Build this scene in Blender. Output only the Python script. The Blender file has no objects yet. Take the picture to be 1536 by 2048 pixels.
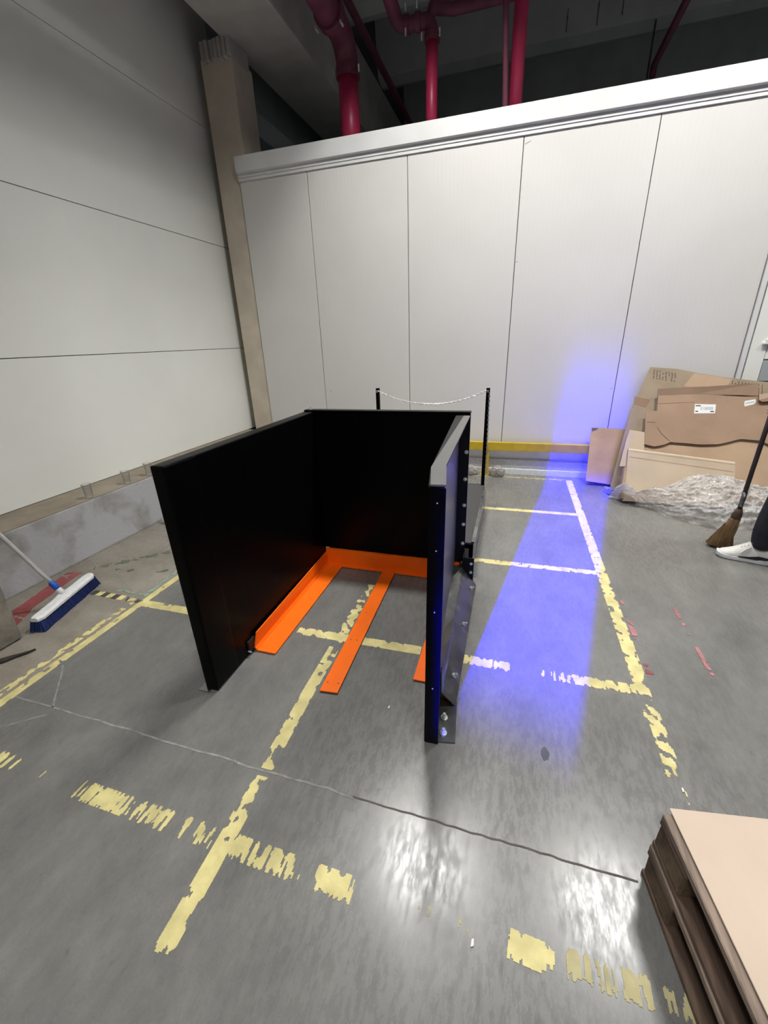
import bpy, bmesh, math, random
from mathutils import Vector, Matrix, noise as mnoise
random.seed(7)
S = bpy.context.scene
COL = S.collection
PI = math.pi

# ------------------------------------------------------------------ camera
cam_d = bpy.data.cameras.new('camera')
cam = bpy.data.objects.new('camera', cam_d)
COL.objects.link(cam)
cam_d.sensor_fit = 'VERTICAL'
cam_d.sensor_height = 36.0
cam_d.lens = 829.395 / 2048 * 36.0
cam_d.clip_start = 0.02
RX = Vector((0.95738682, 0.28683795, -0.03368185))
RY = Vector((0.07996096, -0.37532234, -0.92343889))
RZ = Vector((-0.27751887, 0.88139499, -0.3822645))
cm = Matrix((RX, -RY, -RZ)).transposed().to_4x4()
cm.translation = Vector((0, 0, 1.55))
cam.matrix_world = cm
S.camera = cam

# ------------------------------------------------------------------ world, exposure, large lights
W = bpy.data.worlds.new('hall_air')
S.world = W
W.use_nodes = True
W.node_tree.nodes['Background'].inputs[0].default_value = (0.95, 0.97, 1.0, 1)
W.node_tree.nodes['Background'].inputs[1].default_value = 0.085
S.view_settings.view_transform = 'Standard'
S.view_settings.look = 'None'
S.view_settings.gamma = 1.0
S.view_settings.use_curve_mapping = False
S.view_settings.exposure = 0.0

LAMP_AND_FILL_SPOTS = [(-0.66, 3.40, 5.2, 112), (1.62, 3.55, 5.2, 100), (-0.8, -1.6, 5.2, 75), (2.2, -1.6, 5.2, 75), (4.6, 3.4, 5.2, 80)]  # lamps behind the camera and at far right are unseen, added as fill
for k, (lx, ly, lz, pw) in enumerate(LAMP_AND_FILL_SPOTS):
    ld = bpy.data.lights.new('hall_and_fill_light', 'AREA')
    ld.shape = 'RECTANGLE'
    ld.size = 0.62
    ld.size_y = 0.34
    ld.energy = pw
    ld.spread = math.radians(135)
    ld.color = (1.0, 0.985, 0.955)
    lo = bpy.data.objects.new('hall_and_fill_light', ld)
    lo.location = (lx, ly, lz - 0.03)
    COL.objects.link(lo)

# blue floor-stripe projector standing far behind the camera on a truck: a narrow upright beam
BLP = Vector((-2.26, -11.4, 3.0))
bl = bpy.data.lights.new('blue_beam', 'SPOT')
bl.energy = 230000
bl.color = (0.0, 0.0, 1.0)
bl.spot_size = math.radians(26)
bl.spot_blend = 0.1
bl.shadow_soft_size = 0.02
blo = bpy.data.objects.new('blue_beam', bl)
blo.location = BLP
fwd = Vector((0.185, 1.0, 0)).normalized()
rgt = Vector((fwd.y, -fwd.x, 0))
aim = Vector((fwd.x, fwd.y, -0.16)).normalized()
blo.rotation_euler = aim.to_track_quat('-Z', 'Y').to_euler()
COL.objects.link(blo)
bl.use_nodes = True
nt = bl.node_tree
em = nt.nodes['Emission']
geo = nt.nodes.new('ShaderNodeNewGeometry')
def vdot(v):
    n = nt.nodes.new('ShaderNodeVectorMath'); n.operation = 'DOT_PRODUCT'
    nt.links.new(geo.outputs['Incoming'], n.inputs[0]); n.inputs[1].default_value = v
    return n.outputs['Value']
def m2(op, a, b):
    n = nt.nodes.new('ShaderNodeMath'); n.operation = op
    for i, q in enumerate((a, b)):
        if isinstance(q, (int, float)): n.inputs[i].default_value = q
        else: nt.links.new(q, n.inputs[i])
    return n.outputs[0]
def sstep(v, a, b, lo=0.0, hi=1.0):
    n = nt.nodes.new('ShaderNodeMapRange'); n.interpolation_type = 'SMOOTHSTEP'
    nt.links.new(v, n.inputs[0])
    for i, q in enumerate((a, b, lo, hi)): n.inputs[i + 1].default_value = q
    return n.outputs[0]
f_ = vdot(fwd); u_ = m2('DIVIDE', vdot(rgt), f_); v_ = m2('DIVIDE', vdot((0, 0, 1)), f_)
HW = 0.0193
core = m2('MULTIPLY', sstep(u_, -HW - 0.0026, -HW + 0.0004), sstep(u_, HW - 0.001, HW + 0.0022, 1.0, 0.0))
core = m2('MULTIPLY', core, m2('MULTIPLY', sstep(v_, -0.2345, -0.2225), sstep(v_, -0.188, -0.170, 1.0, 0.11)))
halo = m2('MULTIPLY', sstep(u_, -HW - 0.004, -HW + 0.012), sstep(u_, HW - 0.004, HW + 0.010, 1.0, 0.0))
mix_ = sstep(v_, -0.165, -0.150)
prof = m2('ADD', m2('MULTIPLY', core, m2('SUBTRACT', 1.0, mix_)), m2('MULTIPLY', m2('MULTIPLY', halo, mix_), 0.11))
mk = m2('MULTIPLY', prof, m2('POWER', sstep(v_, -0.165, -0.070, 1.0, 0.0), 1.3))
nt.links.new(mk, em.inputs['Strength'])

# ------------------------------------------------------------------ helpers
def lin(*c):
    out = []
    for x in c:
        x /= 255.0
        out.append(x / 12.92 if x <= 0.04045 else ((x + 0.055) / 1.055) ** 2.4)
    return tuple(out)

def mat(name, rgb, rough=0.6, metal=0.0, var=0.0, scale=4.0, stretch=(1, 1, 1), bump=0.0, bscale=40.0, bstretch=(1, 1, 1), spec=0.5, rvar=0.0, coat=0.0):
    m = bpy.data.materials.new(name)
    m.use_nodes = True
    t = m.node_tree
    b = t.nodes['Principled BSDF']
    b.inputs['Base Color'].default_value = (*rgb, 1)
    b.inputs['Roughness'].default_value = rough
    b.inputs['Metallic'].default_value = metal
    b.inputs['Specular IOR Level'].default_value = spec
    b.inputs['Coat Weight'].default_value = coat
    tc = t.nodes.new('ShaderNodeTexCoord')
    def nz(sc, st, det=6):
        mp = t.nodes.new('ShaderNodeMapping'); mp.inputs['Scale'].default_value = st
        t.links.new(tc.outputs['Object'], mp.inputs[0])
        n = t.nodes.new('ShaderNodeTexNoise'); n.inputs['Scale'].default_value = sc; n.inputs['Detail'].default_value = det
        t.links.new(mp.outputs[0], n.inputs[0])
        return n
    if var > 0:
        n = nz(scale, stretch)
        r = t.nodes.new('ShaderNodeValToRGB')
        r.color_ramp.elements[0].position = 0.3; r.color_ramp.elements[1].position = 0.7
        r.color_ramp.elements[0].color = (*[c * (1 - var) for c in rgb], 1)
        r.color_ramp.elements[1].color = (*[min(1, c * (1 + var)) for c in rgb], 1)
        t.links.new(n.outputs[0], r.inputs[0]); t.links.new(r.outputs[0], b.inputs['Base Color'])
        if rvar > 0:
            mr = t.nodes.new('ShaderNodeMapRange'); mr.inputs[3].default_value = rough - rvar; mr.inputs[4].default_value = rough + rvar
            t.links.new(n.outputs[0], mr.inputs[0]); t.links.new(mr.outputs[0], b.inputs['Roughness'])
    if bump > 0:
        n = nz(bscale, bstretch)
        bp = t.nodes.new('ShaderNodeBump'); bp.inputs['Strength'].default_value = bump; bp.inputs['Distance'].default_value = 0.01
        t.links.new(n.outputs[0], bp.inputs['Height']); t.links.new(bp.outputs[0], b.inputs['Normal'])
    return m

def obj(name, bm, m=None, parent=None, smooth=False):
    """link one mesh (given in world coordinates) under its parent"""
    bmesh.ops.recalc_face_normals(bm, faces=bm.faces[:])
    me = bpy.data.meshes.new(name)
    o = bpy.data.objects.new(name, me)
    COL.objects.link(o)
    off = Vector((0, 0, 0)); p = parent
    while p is not None:
        off += p.location; p = p.parent
    if off.length > 0:
        bmesh.ops.translate(bm, verts=bm.verts[:], vec=-off)
    bm.to_mesh(me); bm.free()
    if smooth:
        for f in me.polygons: f.use_smooth = True
    if m is not None:
        for q in (m if isinstance(m, (list, tuple)) else [m]): me.materials.append(q)
    if parent is not None: o.parent = parent
    return o

def tag(o, label, cat, group=None, kind=None):
    if label: o['label'] = label
    if cat: o['category'] = cat
    if group: o['group'] = group
    if kind: o['kind'] = kind
    return o

def thing(name, label, cat, loc, group=None):
    o = bpy.data.objects.new(name, None)
    o.empty_display_size = 0.1
    o.location = loc
    COL.objects.link(o)
    return tag(o, label, cat, group)

def structure(o):
    o['kind'] = 'structure'
    return o

def B(): return bmesh.new()

def box(bm, x0, x1, y0, y1, z0, z1, bev=0.0, seg=2):
    r = bmesh.ops.create_cube(bm, size=1.0)
    vs = r['verts']
    for v in vs:
        v.co = Vector(((x0 + x1) / 2 + v.co.x * (x1 - x0), (y0 + y1) / 2 + v.co.y * (y1 - y0), (z0 + z1) / 2 + v.co.z * (z1 - z0)))
    if bev > 0:
        es = list({e for v in vs for e in v.link_edges})
        bmesh.ops.bevel(bm, geom=es, offset=bev, segments=seg, profile=0.7, affect='EDGES')
    return bm

def prism(bm, pts, vec, mi=0):
    """polygon (list of 3D points) pushed along vec"""
    vec = Vector(vec)
    a = [bm.verts.new(p) for p in pts]
    b = [bm.verts.new(Vector(p) + vec) for p in pts]
    n = len(pts)
    fs = [bm.faces.new(a), bm.faces.new(b[::-1])]
    for i in range(n):
        fs.append(bm.faces.new((a[i], a[(i + 1) % n], b[(i + 1) % n], b[i])))
    for f in fs: f.material_index = mi
    return fs

def tube(bm, pts, rad, seg=12, caps=True):
    """round tube through points; rad may be a list"""
    pts = [Vector(p) for p in pts]
    n = len(pts)
    rr = rad if isinstance(rad, (list, tuple)) else [rad] * n
    rings = []
    up = None
    for i, p in enumerate(pts):
        d = (pts[min(i + 1, n - 1)] - pts[max(i - 1, 0)]).normalized()
        if up is None:
            up = Vector((0, 0, 1)) if abs(d.z) < 0.9 else Vector((1, 0, 0))
        s = d.cross(up).normalized(); up = s.cross(d).normalized()
        rings.append([bm.verts.new(p + (s * math.cos(2 * PI * k / seg) + up * math.sin(2 * PI * k / seg)) * rr[i]) for k in range(seg)])
    for a, b in zip(rings, rings[1:]):
        for k in range(seg):
            bm.faces.new((a[k], a[(k + 1) % seg], b[(k + 1) % seg], b[k]))
    if caps:
        bm.faces.new(rings[0][::-1]); bm.faces.new(rings[-1])
    return bm

def bend(p0, c, p1, n=6):
    """quarter bend points p0 -> c -> p1"""
    p0, c, p1 = Vector(p0), Vector(c), Vector(p1)
    return [p0 * (1 - t) ** 2 + c * 2 * t * (1 - t) + p1 * t * t for t in [i / n for i in range(n + 1)]]

def lathe(bm, prof, cx, cy, seg=20):
    rings = [[bm.verts.new((cx + r * math.cos(2 * PI * k / seg), cy + r * math.sin(2 * PI * k / seg), z)) for k in range(seg)] for r, z in prof]
    for a, b in zip(rings, rings[1:]):
        for k in range(seg): bm.faces.new((a[k], a[(k + 1) % seg], b[(k + 1) % seg], b[k]))
    bm.faces.new(rings[0][::-1])
    return rings

def vn(x, y, s=0.0):
    return min(1, max(0, 0.5 + 0.62 * mnoise.noise((x, y, s))))

# ------------------------------------------------------------------ materials
def floor_material():
    m = bpy.data.materials.new('worn_grey_floor')
    m.use_nodes = True
    t = m.node_tree; N = t.nodes; L = t.links
    b = N['Principled BSDF']
    tc = N.new('ShaderNodeTexCoord')
    def mapped(st):
        mp = N.new('ShaderNodeMapping'); mp.inputs['Scale'].default_value = st
        L.new(tc.outputs['Object'], mp.inputs[0]); return mp.outputs[0]
    def nz(sc, st, det=8, ro=0.6):
        n = N.new('ShaderNodeTexNoise'); n.inputs['Scale'].default_value = sc; n.inputs['Detail'].default_value = det; n.inputs['Roughness'].default_value = ro
        L.new(mapped(st), n.inputs[0]); return n.outputs[0]
    def ramp(v, c0, c1, p0=0.3, p1=0.7):
        r = N.new('ShaderNodeValToRGB'); r.color_ramp.elements[0].position = p0; r.color_ramp.elements[1].position = p1
        r.color_ramp.elements[0].color = (*c0, 1); r.color_ramp.elements[1].color = (*c1, 1)
        L.new(v, r.inputs[0]); return r.outputs[0]
    def mix(f, a, c, mode='MIX'):
        n = N.new('ShaderNodeMix'); n.data_type = 'RGBA'; n.blend_type = mode
        if isinstance(f, float): n.inputs[0].default_value = f
        else: L.new(f, n.inputs[0])
        L.new(a, n.inputs[6])
        if isinstance(c, tuple): n.inputs[7].default_value = (*c, 1)
        else: L.new(c, n.inputs[7])
        return n.outputs[2]
    big = nz(0.9, (1, 0.6, 1), 4)
    base = ramp(big, (0.132, 0.130, 0.125), (0.185, 0.182, 0.173))
    cloud = nz(5.0, (1, 0.5, 1), 8, 0.7)
    base = mix(0.55, base, ramp(cloud, (0.66, 0.66, 0.66), (1.28, 1.28, 1.27), 0.3, 0.72), 'MULTIPLY')
    blot = nz(13.0, (1, 0.55, 1), 9, 0.72)
    base = mix(0.30, base, ramp(blot, (0.68, 0.68, 0.69), (1.30, 1.29, 1.27), 0.34, 0.68), 'MULTIPLY')
    spot = nz(34.0, (1, 0.6, 1), 3, 0.5)
    base = mix(0.5, base, ramp(spot, (1, 1, 1), (0.55, 0.54, 0.53), 0.66, 0.74), 'MULTIPLY')
    streak = nz(85.0, (1, 0.10, 1), 6, 0.7)
    base = mix(0.10, base, ramp(streak, (0.8, 0.8, 0.8), (1.2, 1.2, 1.2), 0.25, 0.75), 'MULTIPLY')
    grain = nz(260.0, (1, 0.6, 1), 3)
    base = mix(0.22, base, ramp(grain, (0.6, 0.6, 0.6), (1.4, 1.4, 1.4), 0.3, 0.7), 'MULTIPLY')
    # older bare brownish slab beyond the painted lane on the left
    sx = N.new('ShaderNodeSeparateXYZ'); L.new(tc.outputs['Object'], sx.inputs[0])
    ad = N.new('ShaderNodeMath'); ad.operation = 'ADD'; L.new(sx.outputs[0], ad.inputs[0])
    wob = N.new('ShaderNodeMath'); wob.operation = 'MULTIPLY'; wob.inputs[1].default_value = 0.10; L.new(cloud, wob.inputs[0]); L.new(wob.outputs[0], ad.inputs[1])
    mr = N.new('ShaderNodeMapRange'); mr.interpolation_type = 'SMOOTHSTEP'
    L.new(ad.outputs[0], mr.inputs[0]); mr.inputs[1].default_value = -2.24; mr.inputs[2].default_value = -2.16; mr.inputs[3].default_value = 1; mr.inputs[4].default_value = 0
    brown = ramp(nz(3.0, (0.6, 1.4, 1), 7, 0.7), (0.175, 0.150, 0.118), (0.30, 0.272, 0.228))
    base = mix(mr.outputs[0], base, brown)
    # the far part of the lane is a little lighter and warmer
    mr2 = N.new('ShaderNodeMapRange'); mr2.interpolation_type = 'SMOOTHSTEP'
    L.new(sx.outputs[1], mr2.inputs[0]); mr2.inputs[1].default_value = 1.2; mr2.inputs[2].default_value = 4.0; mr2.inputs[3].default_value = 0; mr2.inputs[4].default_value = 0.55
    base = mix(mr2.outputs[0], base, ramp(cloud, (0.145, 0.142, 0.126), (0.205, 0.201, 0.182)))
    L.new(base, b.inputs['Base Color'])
    fleck = nz(46.0, (1, 0.30, 1), 6, 0.75)
    rr = N.new('ShaderNodeMapRange'); L.new(fleck, rr.inputs[0]); rr.inputs[1].default_value = 0.36; rr.inputs[2].default_value = 0.64
    rr.inputs[3].default_value = 0.19; rr.inputs[4].default_value = 0.36
    L.new(rr.outputs[0], b.inputs['Roughness'])
    b.inputs['Specular IOR Level'].default_value = 0.55
    bp = N.new('ShaderNodeBump'); bp.inputs['Strength'].default_value = 0.022; bp.inputs['Distance'].default_value = 0.003
    L.new(fleck, bp.inputs['Height']); L.new(bp.outputs[0], b.inputs['Normal'])
    return m

def panel_material(name, rgb, axis, ribs):
    """coated sandwich panel: faint ribs and dirt"""
    m = mat(name, rgb, rough=0.42, var=0.035, scale=1.2, spec=0.35)
    t = m.node_tree; N = t.nodes; L = t.links; b = N['Principled BSDF']
    tc = N.new('ShaderNodeTexCoord'); sx = N.new('ShaderNodeSeparateXYZ'); L.new(tc.outputs['Object'], sx.inputs[0])
    mu = N.new('ShaderNodeMath'); mu.operation = 'MULTIPLY'; mu.inputs[1].default_value = ribs; L.new(sx.outputs[axis], mu.inputs[0])
    fr = N.new('ShaderNodeMath'); fr.operation = 'FRACT'; L.new(mu.outputs[0], fr.inputs[0])
    mr = N.new('ShaderNodeMapRange'); L.new(fr.outputs[0], mr.inputs[0]); mr.inputs[1].default_value = 0.0; mr.inputs[2].default_value = 0.05
    bp = N.new('ShaderNodeBump'); bp.inputs['Strength'].default_value = 0.42; bp.inputs['Distance'].default_value = 0.0015
    L.new(mr.outputs[0], bp.inputs['Height']); L.new(bp.outputs[0], b.inputs['Normal'])
    # small rubbed dirt specks
    n = N.new('ShaderNodeTexNoise'); n.inputs['Scale'].default_value = 14.0; n.inputs['Detail'].default_value = 9; n.inputs['Roughness'].default_value = 0.75
    mp = N.new('ShaderNodeMapping'); mp.inputs['Scale'].default_value = (1, 1, 0.35) if axis == 0 else (1, 0.35, 1)
    L.new(tc.outputs['Object'], mp.inputs[0]); L.new(mp.outputs[0], n.inputs[0])
    r = N.new('ShaderNodeValToRGB'); r.color_ramp.elements[0].position = 0.70; r.color_ramp.elements[1].position = 0.80
    r.color_ramp.elements[0].color = (1, 1, 1, 1); r.color_ramp.elements[1].color = (0.72, 0.70, 0.68, 1)
    L.new(n.outputs[0], r.inputs[0])
    mx = N.new('ShaderNodeMix'); mx.data_type = 'RGBA'; mx.blend_type = 'MULTIPLY'; mx.inputs[0].default_value = 1.0
    src = b.inputs['Base Color'].links[0].from_socket
    L.new(src, mx.inputs[6]); L.new(r.outputs[0], mx.inputs[7]); L.new(mx.outputs[2], b.inputs['Base Color'])
    return m

M = {}
M['floor'] = floor_material()
M['joint_pale'] = mat('pale_joint_filler', (0.25, 0.245, 0.235), 0.85, var=0.35, scale=25)
M['joint_dark'] = mat('dark_joint_filler', (0.085, 0.075, 0.07), 0.85, var=0.35, scale=25)
M['tape'] = mat('worn_yellow_tape', (0.60, 0.53, 0.235), 0.62, var=0.22, scale=14, bump=0.2, bscale=90)
M['tape_pale'] = mat('faded_yellow_tape', (0.42, 0.375, 0.20), 0.7, var=0.25, scale=14)
M['tape_black'] = mat('black_tape', (0.05, 0.05, 0.045), 0.6, var=0.3, scale=14)
M['tape_green'] = mat('pale_green_paint', (0.25, 0.34, 0.26), 0.75, var=0.25, scale=14)
M['tape_darkgreen'] = mat('mossy_green_paint', (0.105, 0.13, 0.075), 0.8, var=0.3, scale=14)
M['tape_red'] = mat('faded_red_paint', (0.27, 0.062, 0.062), 0.7, var=0.2, scale=10)
M['tape_pink'] = mat('faded_pink_tape', (0.36, 0.15, 0.16), 0.7, var=0.3, scale=20)
M['wall_back'] = panel_material('warm_white_panel', (0.66, 0.645, 0.62), 0, 24)
M['wall_left'] = panel_material('cool_white_panel', (0.80, 0.81, 0.76), 2, 0.0001)
M['gap'] = mat('dark_panel_gap', (0.09, 0.085, 0.075), 0.9, var=0.2)
M['trim'] = mat('white_cap_metal', (0.72, 0.72, 0.71), 0.35, var=0.05, scale=3, spec=0.6, bump=0.05, bscale=6)
M['kerb'] = None
M['pillar'] = mat('beige_pillar_paint', (0.60, 0.53, 0.43), 0.75, var=0.10, scale=5, bump=0.15, bscale=30)
M['old_concrete'] = mat('stained_concrete', (0.25, 0.225, 0.185), 0.9, var=0.42, scale=7, bump=0.5, bscale=35)
M['ceil'] = mat('grey_concrete_ceiling', (0.46, 0.47, 0.46), 0.9, var=0.12, scale=2)
M['beam'] = mat('grey_beam_concrete', (0.44, 0.415, 0.385), 0.9, var=0.15, scale=3, bump=0.1, bscale=20)
M['black'] = mat('black_satin_paint', (0.002, 0.002, 0.0023), 0.30, spec=0.06, var=0.2, scale=30)
M['black_beam_tint'] = mat('black_satin_beam_tint', (0.002, 0.002, 0.0040), 0.35, spec=0.06, var=0.2, scale=30)  # black paint with the blue beam's light tinted in, right post only
M['black_matt'] = mat('black_matt_steel', (0.008, 0.008, 0.009), 0.5, spec=0.25, var=0.2, scale=30)
M['side_bounce_tint'] = mat('dark_sheet_blue_bounce', (0.045, 0.044, 0.065), 0.28, spec=0.8, var=0.1, scale=12)  # blue light bounced off the floor is tinted into this dark sheet
M['lip'] = mat('grey_film_metal', (0.13, 0.128, 0.122), 0.5, spec=0.4, var=0.04, scale=5)
M['deck'] = mat('dark_rubber_deck', (0.052, 0.052, 0.052), 0.6, spec=0.3, var=0.12, scale=20)
M['steel'] = mat('bare_steel', (0.42, 0.43, 0.41), 0.28, metal=1.0, var=0.2, scale=9, rvar=0.08)
M['gunmetal'] = mat('dark_burnished_steel', (0.16, 0.165, 0.155), 0.25, metal=0.9, var=0.35, scale=12, rvar=0.1)
M['chain'] = mat('galvanised_chain', (0.34, 0.34, 0.33), 0.35, metal=1.0, var=0.3, scale=80)
M['bolt'] = mat('zinc_bolt', (0.75, 0.77, 0.76), 0.25, metal=0.55, var=0.1, scale=60)
M['orange'] = mat('orange_powder_coat', (0.92, 0.150, 0.004), 0.42, var=0.05, scale=10, spec=0.35)
M['yellow'] = mat('yellow_rail_paint', (0.50, 0.34, 0.016), 0.5, var=0.14, scale=8)
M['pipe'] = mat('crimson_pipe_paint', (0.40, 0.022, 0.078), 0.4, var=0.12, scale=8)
M['pipe_dark'] = mat('dark_crimson_pipe_paint', (0.14, 0.03, 0.06), 0.6, var=0.2, scale=8)  # darker crimson for bends, collars and thin pipes
M['white_plastic'] = mat('white_plastic', (0.66, 0.67, 0.67), 0.45, var=0.10, scale=30)
M['blue_bristle'] = mat('blue_bristle', (0.008, 0.022, 0.12), 0.5, var=0.4, scale=80, stretch=(1, 1, 0.1), bump=0.6, bscale=120, bstretch=(1, 1, 0.08))
M['blue_plastic'] = mat('blue_plastic', (0.01, 0.08, 0.42), 0.4, var=0.08, scale=30)
M['aluminium'] = mat('aluminium_handle', (0.80, 0.81, 0.82), 0.3, metal=0.4, var=0.06, scale=20)
M['straw'] = mat('brown_straw', (0.21, 0.125, 0.055), 0.8, var=0.45, scale=60, stretch=(1, 1, 0.12), bump=0.8, bscale=140, bstretch=(1, 1, 0.08))
M['dark_wood'] = mat('dark_brown_stick', (0.045, 0.028, 0.024), 0.5, var=0.3, scale=30, stretch=(1, 1, 0.1))
M['twine'] = mat('brown_twine', (0.075, 0.048, 0.03), 0.85, var=0.3, scale=90, bump=0.5, bscale=200)
M['card_dark'] = mat('brown_cardboard', (0.31, 0.205, 0.135), 0.85, var=0.10, scale=5, bump=0.08, bscale=60)
M['card_mid'] = mat('tan_cardboard', (0.40, 0.28, 0.185), 0.85, var=0.08, scale=5, bump=0.08, bscale=60)
M['card_square'] = mat('tan_cardboard_less_blue', (0.42, 0.28, 0.07), 0.85, var=0.10, scale=7, bump=0.08, bscale=60)  # tan with blue taken out, countering the blue beam's tint
M['card_light'] = mat('light_cardboard', (0.50, 0.40, 0.29), 0.85, var=0.06, scale=5, bump=0.08, bscale=60)
M['card_olive'] = mat('grey_brown_cardboard', (0.275, 0.215, 0.145), 0.85, var=0.12, scale=5, bump=0.08, bscale=60)
M['card_top'] = mat('pinkish_cardboard', (0.56, 0.45, 0.36), 0.8, var=0.05, scale=5, bump=0.06, bscale=80)
M['ink'] = mat('dark_print', (0.085, 0.06, 0.045), 0.8, var=0.1)
M['ink_grey'] = mat('grey_print', (0.25, 0.26, 0.28), 0.8, var=0.1)
M['paper'] = mat('white_label_paper', (0.72, 0.73, 0.72), 0.6, var=0.05)
M['brown_tape'] = mat('brown_packing_tape', (0.24, 0.145, 0.085), 0.4, var=0.1)
M['wood'] = mat('weathered_pallet_wood', (0.12, 0.078, 0.054), 0.8, var=0.45, scale=9, stretch=(6, 0.7, 6), bump=0.4, bscale=30, bstretch=(6, 0.6, 6))
M['wood_pale'] = mat('grey_pallet_board', (0.25, 0.19, 0.15), 0.8, var=0.35, scale=9, stretch=(6, 0.7, 6), bump=0.4, bscale=30, bstretch=(6, 0.6, 6))
M['wood_block'] = mat('dark_pallet_block', (0.12, 0.08, 0.048), 0.85, var=0.5, scale=14, bump=0.6, bscale=50)
M['lamp_body'] = mat('lamp_housing', (0.3, 0.3, 0.3), 0.4, metal=0.6, var=0.05)
M['shoe'] = mat('white_shoe_leather', (0.74, 0.73, 0.69), 0.5, var=0.06, scale=30, bump=0.1, bscale=120)
M['sole'] = mat('white_foam_sole', (0.62, 0.62, 0.66), 0.55, var=0.06, scale=30)
M['shoe_black'] = mat('black_rubber', (0.012, 0.012, 0.013), 0.5, var=0.2, scale=40)
M['trousers'] = mat('dark_navy_cloth', (0.012, 0.012, 0.018), 0.85, var=0.35, scale=18, bump=0.4, bscale=40)
M['shirt'] = mat('charcoal_cloth', (0.03, 0.03, 0.034), 0.85, var=0.3, scale=18, bump=0.4, bscale=60)
M['skin'] = mat('skin', (0.46, 0.28, 0.20), 0.55, var=0.08, scale=30)
M['hair'] = mat('dark_hair', (0.02, 0.014, 0.01), 0.6, var=0.4, scale=70)
M['rag'] = mat('grey_crumpled_plastic', (0.27, 0.25, 0.22), 0.6, var=0.3, scale=25, bump=0.5, bscale=30)
M['scrap'] = mat('dark_scrap', (0.03, 0.024, 0.021), 0.8, var=0.4, scale=40)
M['shade_and_scuff'] = mat('wall_shade_and_scuff_grey', (0.34, 0.33, 0.325), 0.7, var=0.08, scale=8)  # wall grey with the rail's shade painted in; also colours the scuffs
M['door_grey'] = mat('grey_door_leaf', (0.36, 0.40, 0.41), 0.5, var=0.05)
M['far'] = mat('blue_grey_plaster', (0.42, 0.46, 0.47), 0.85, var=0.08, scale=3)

def kerb_material():
    m = bpy.data.materials.new('patchy_kerb_plaster')
    m.use_nodes = True
    t = m.node_tree; N = t.nodes; L = t.links; b = N['Principled BSDF']
    tc = N.new('ShaderNodeTexCoord')
    n = N.new('ShaderNodeTexNoise'); n.inputs['Scale'].default_value = 2.6; n.inputs['Detail'].default_value = 7; n.inputs['Distortion'].default_value = 0.35
    L.new(tc.outputs['Object'], n.inputs[0])
    r = N.new('ShaderNodeValToRGB')
    e = r.color_ramp.elements
    e[0].position = 0.43; e[0].color = (0.215, 0.21, 0.20, 1)
    e[1].position = 0.56; e[1].color = (0.40, 0.405, 0.415, 1)
    x = e.new(0.47); x.color = (0.30, 0.295, 0.285, 1)
    L.new(n.outputs[0], r.inputs[0])
    L.new(r.outputs[0], b.inputs['Base Color'])
    b.inputs['Roughness'].default_value = 0.85
    n2 = N.new('ShaderNodeTexNoise'); n2.inputs['Scale'].default_value = 30; L.new(tc.outputs['Object'], n2.inputs[0])
    bp = N.new('ShaderNodeBump'); bp.inputs['Strength'].default_value = 0.3; bp.inputs['Distance'].default_value = 0.01
    L.new(n2.outputs[0], bp.inputs['Height']); L.new(bp.outputs[0], b.inputs['Normal'])
    return m
M['kerb'] = kerb_material()
M['ledge'] = mat('dusty_brown_ledge', (0.24, 0.205, 0.155), 0.9, var=0.2, scale=6)

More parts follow.
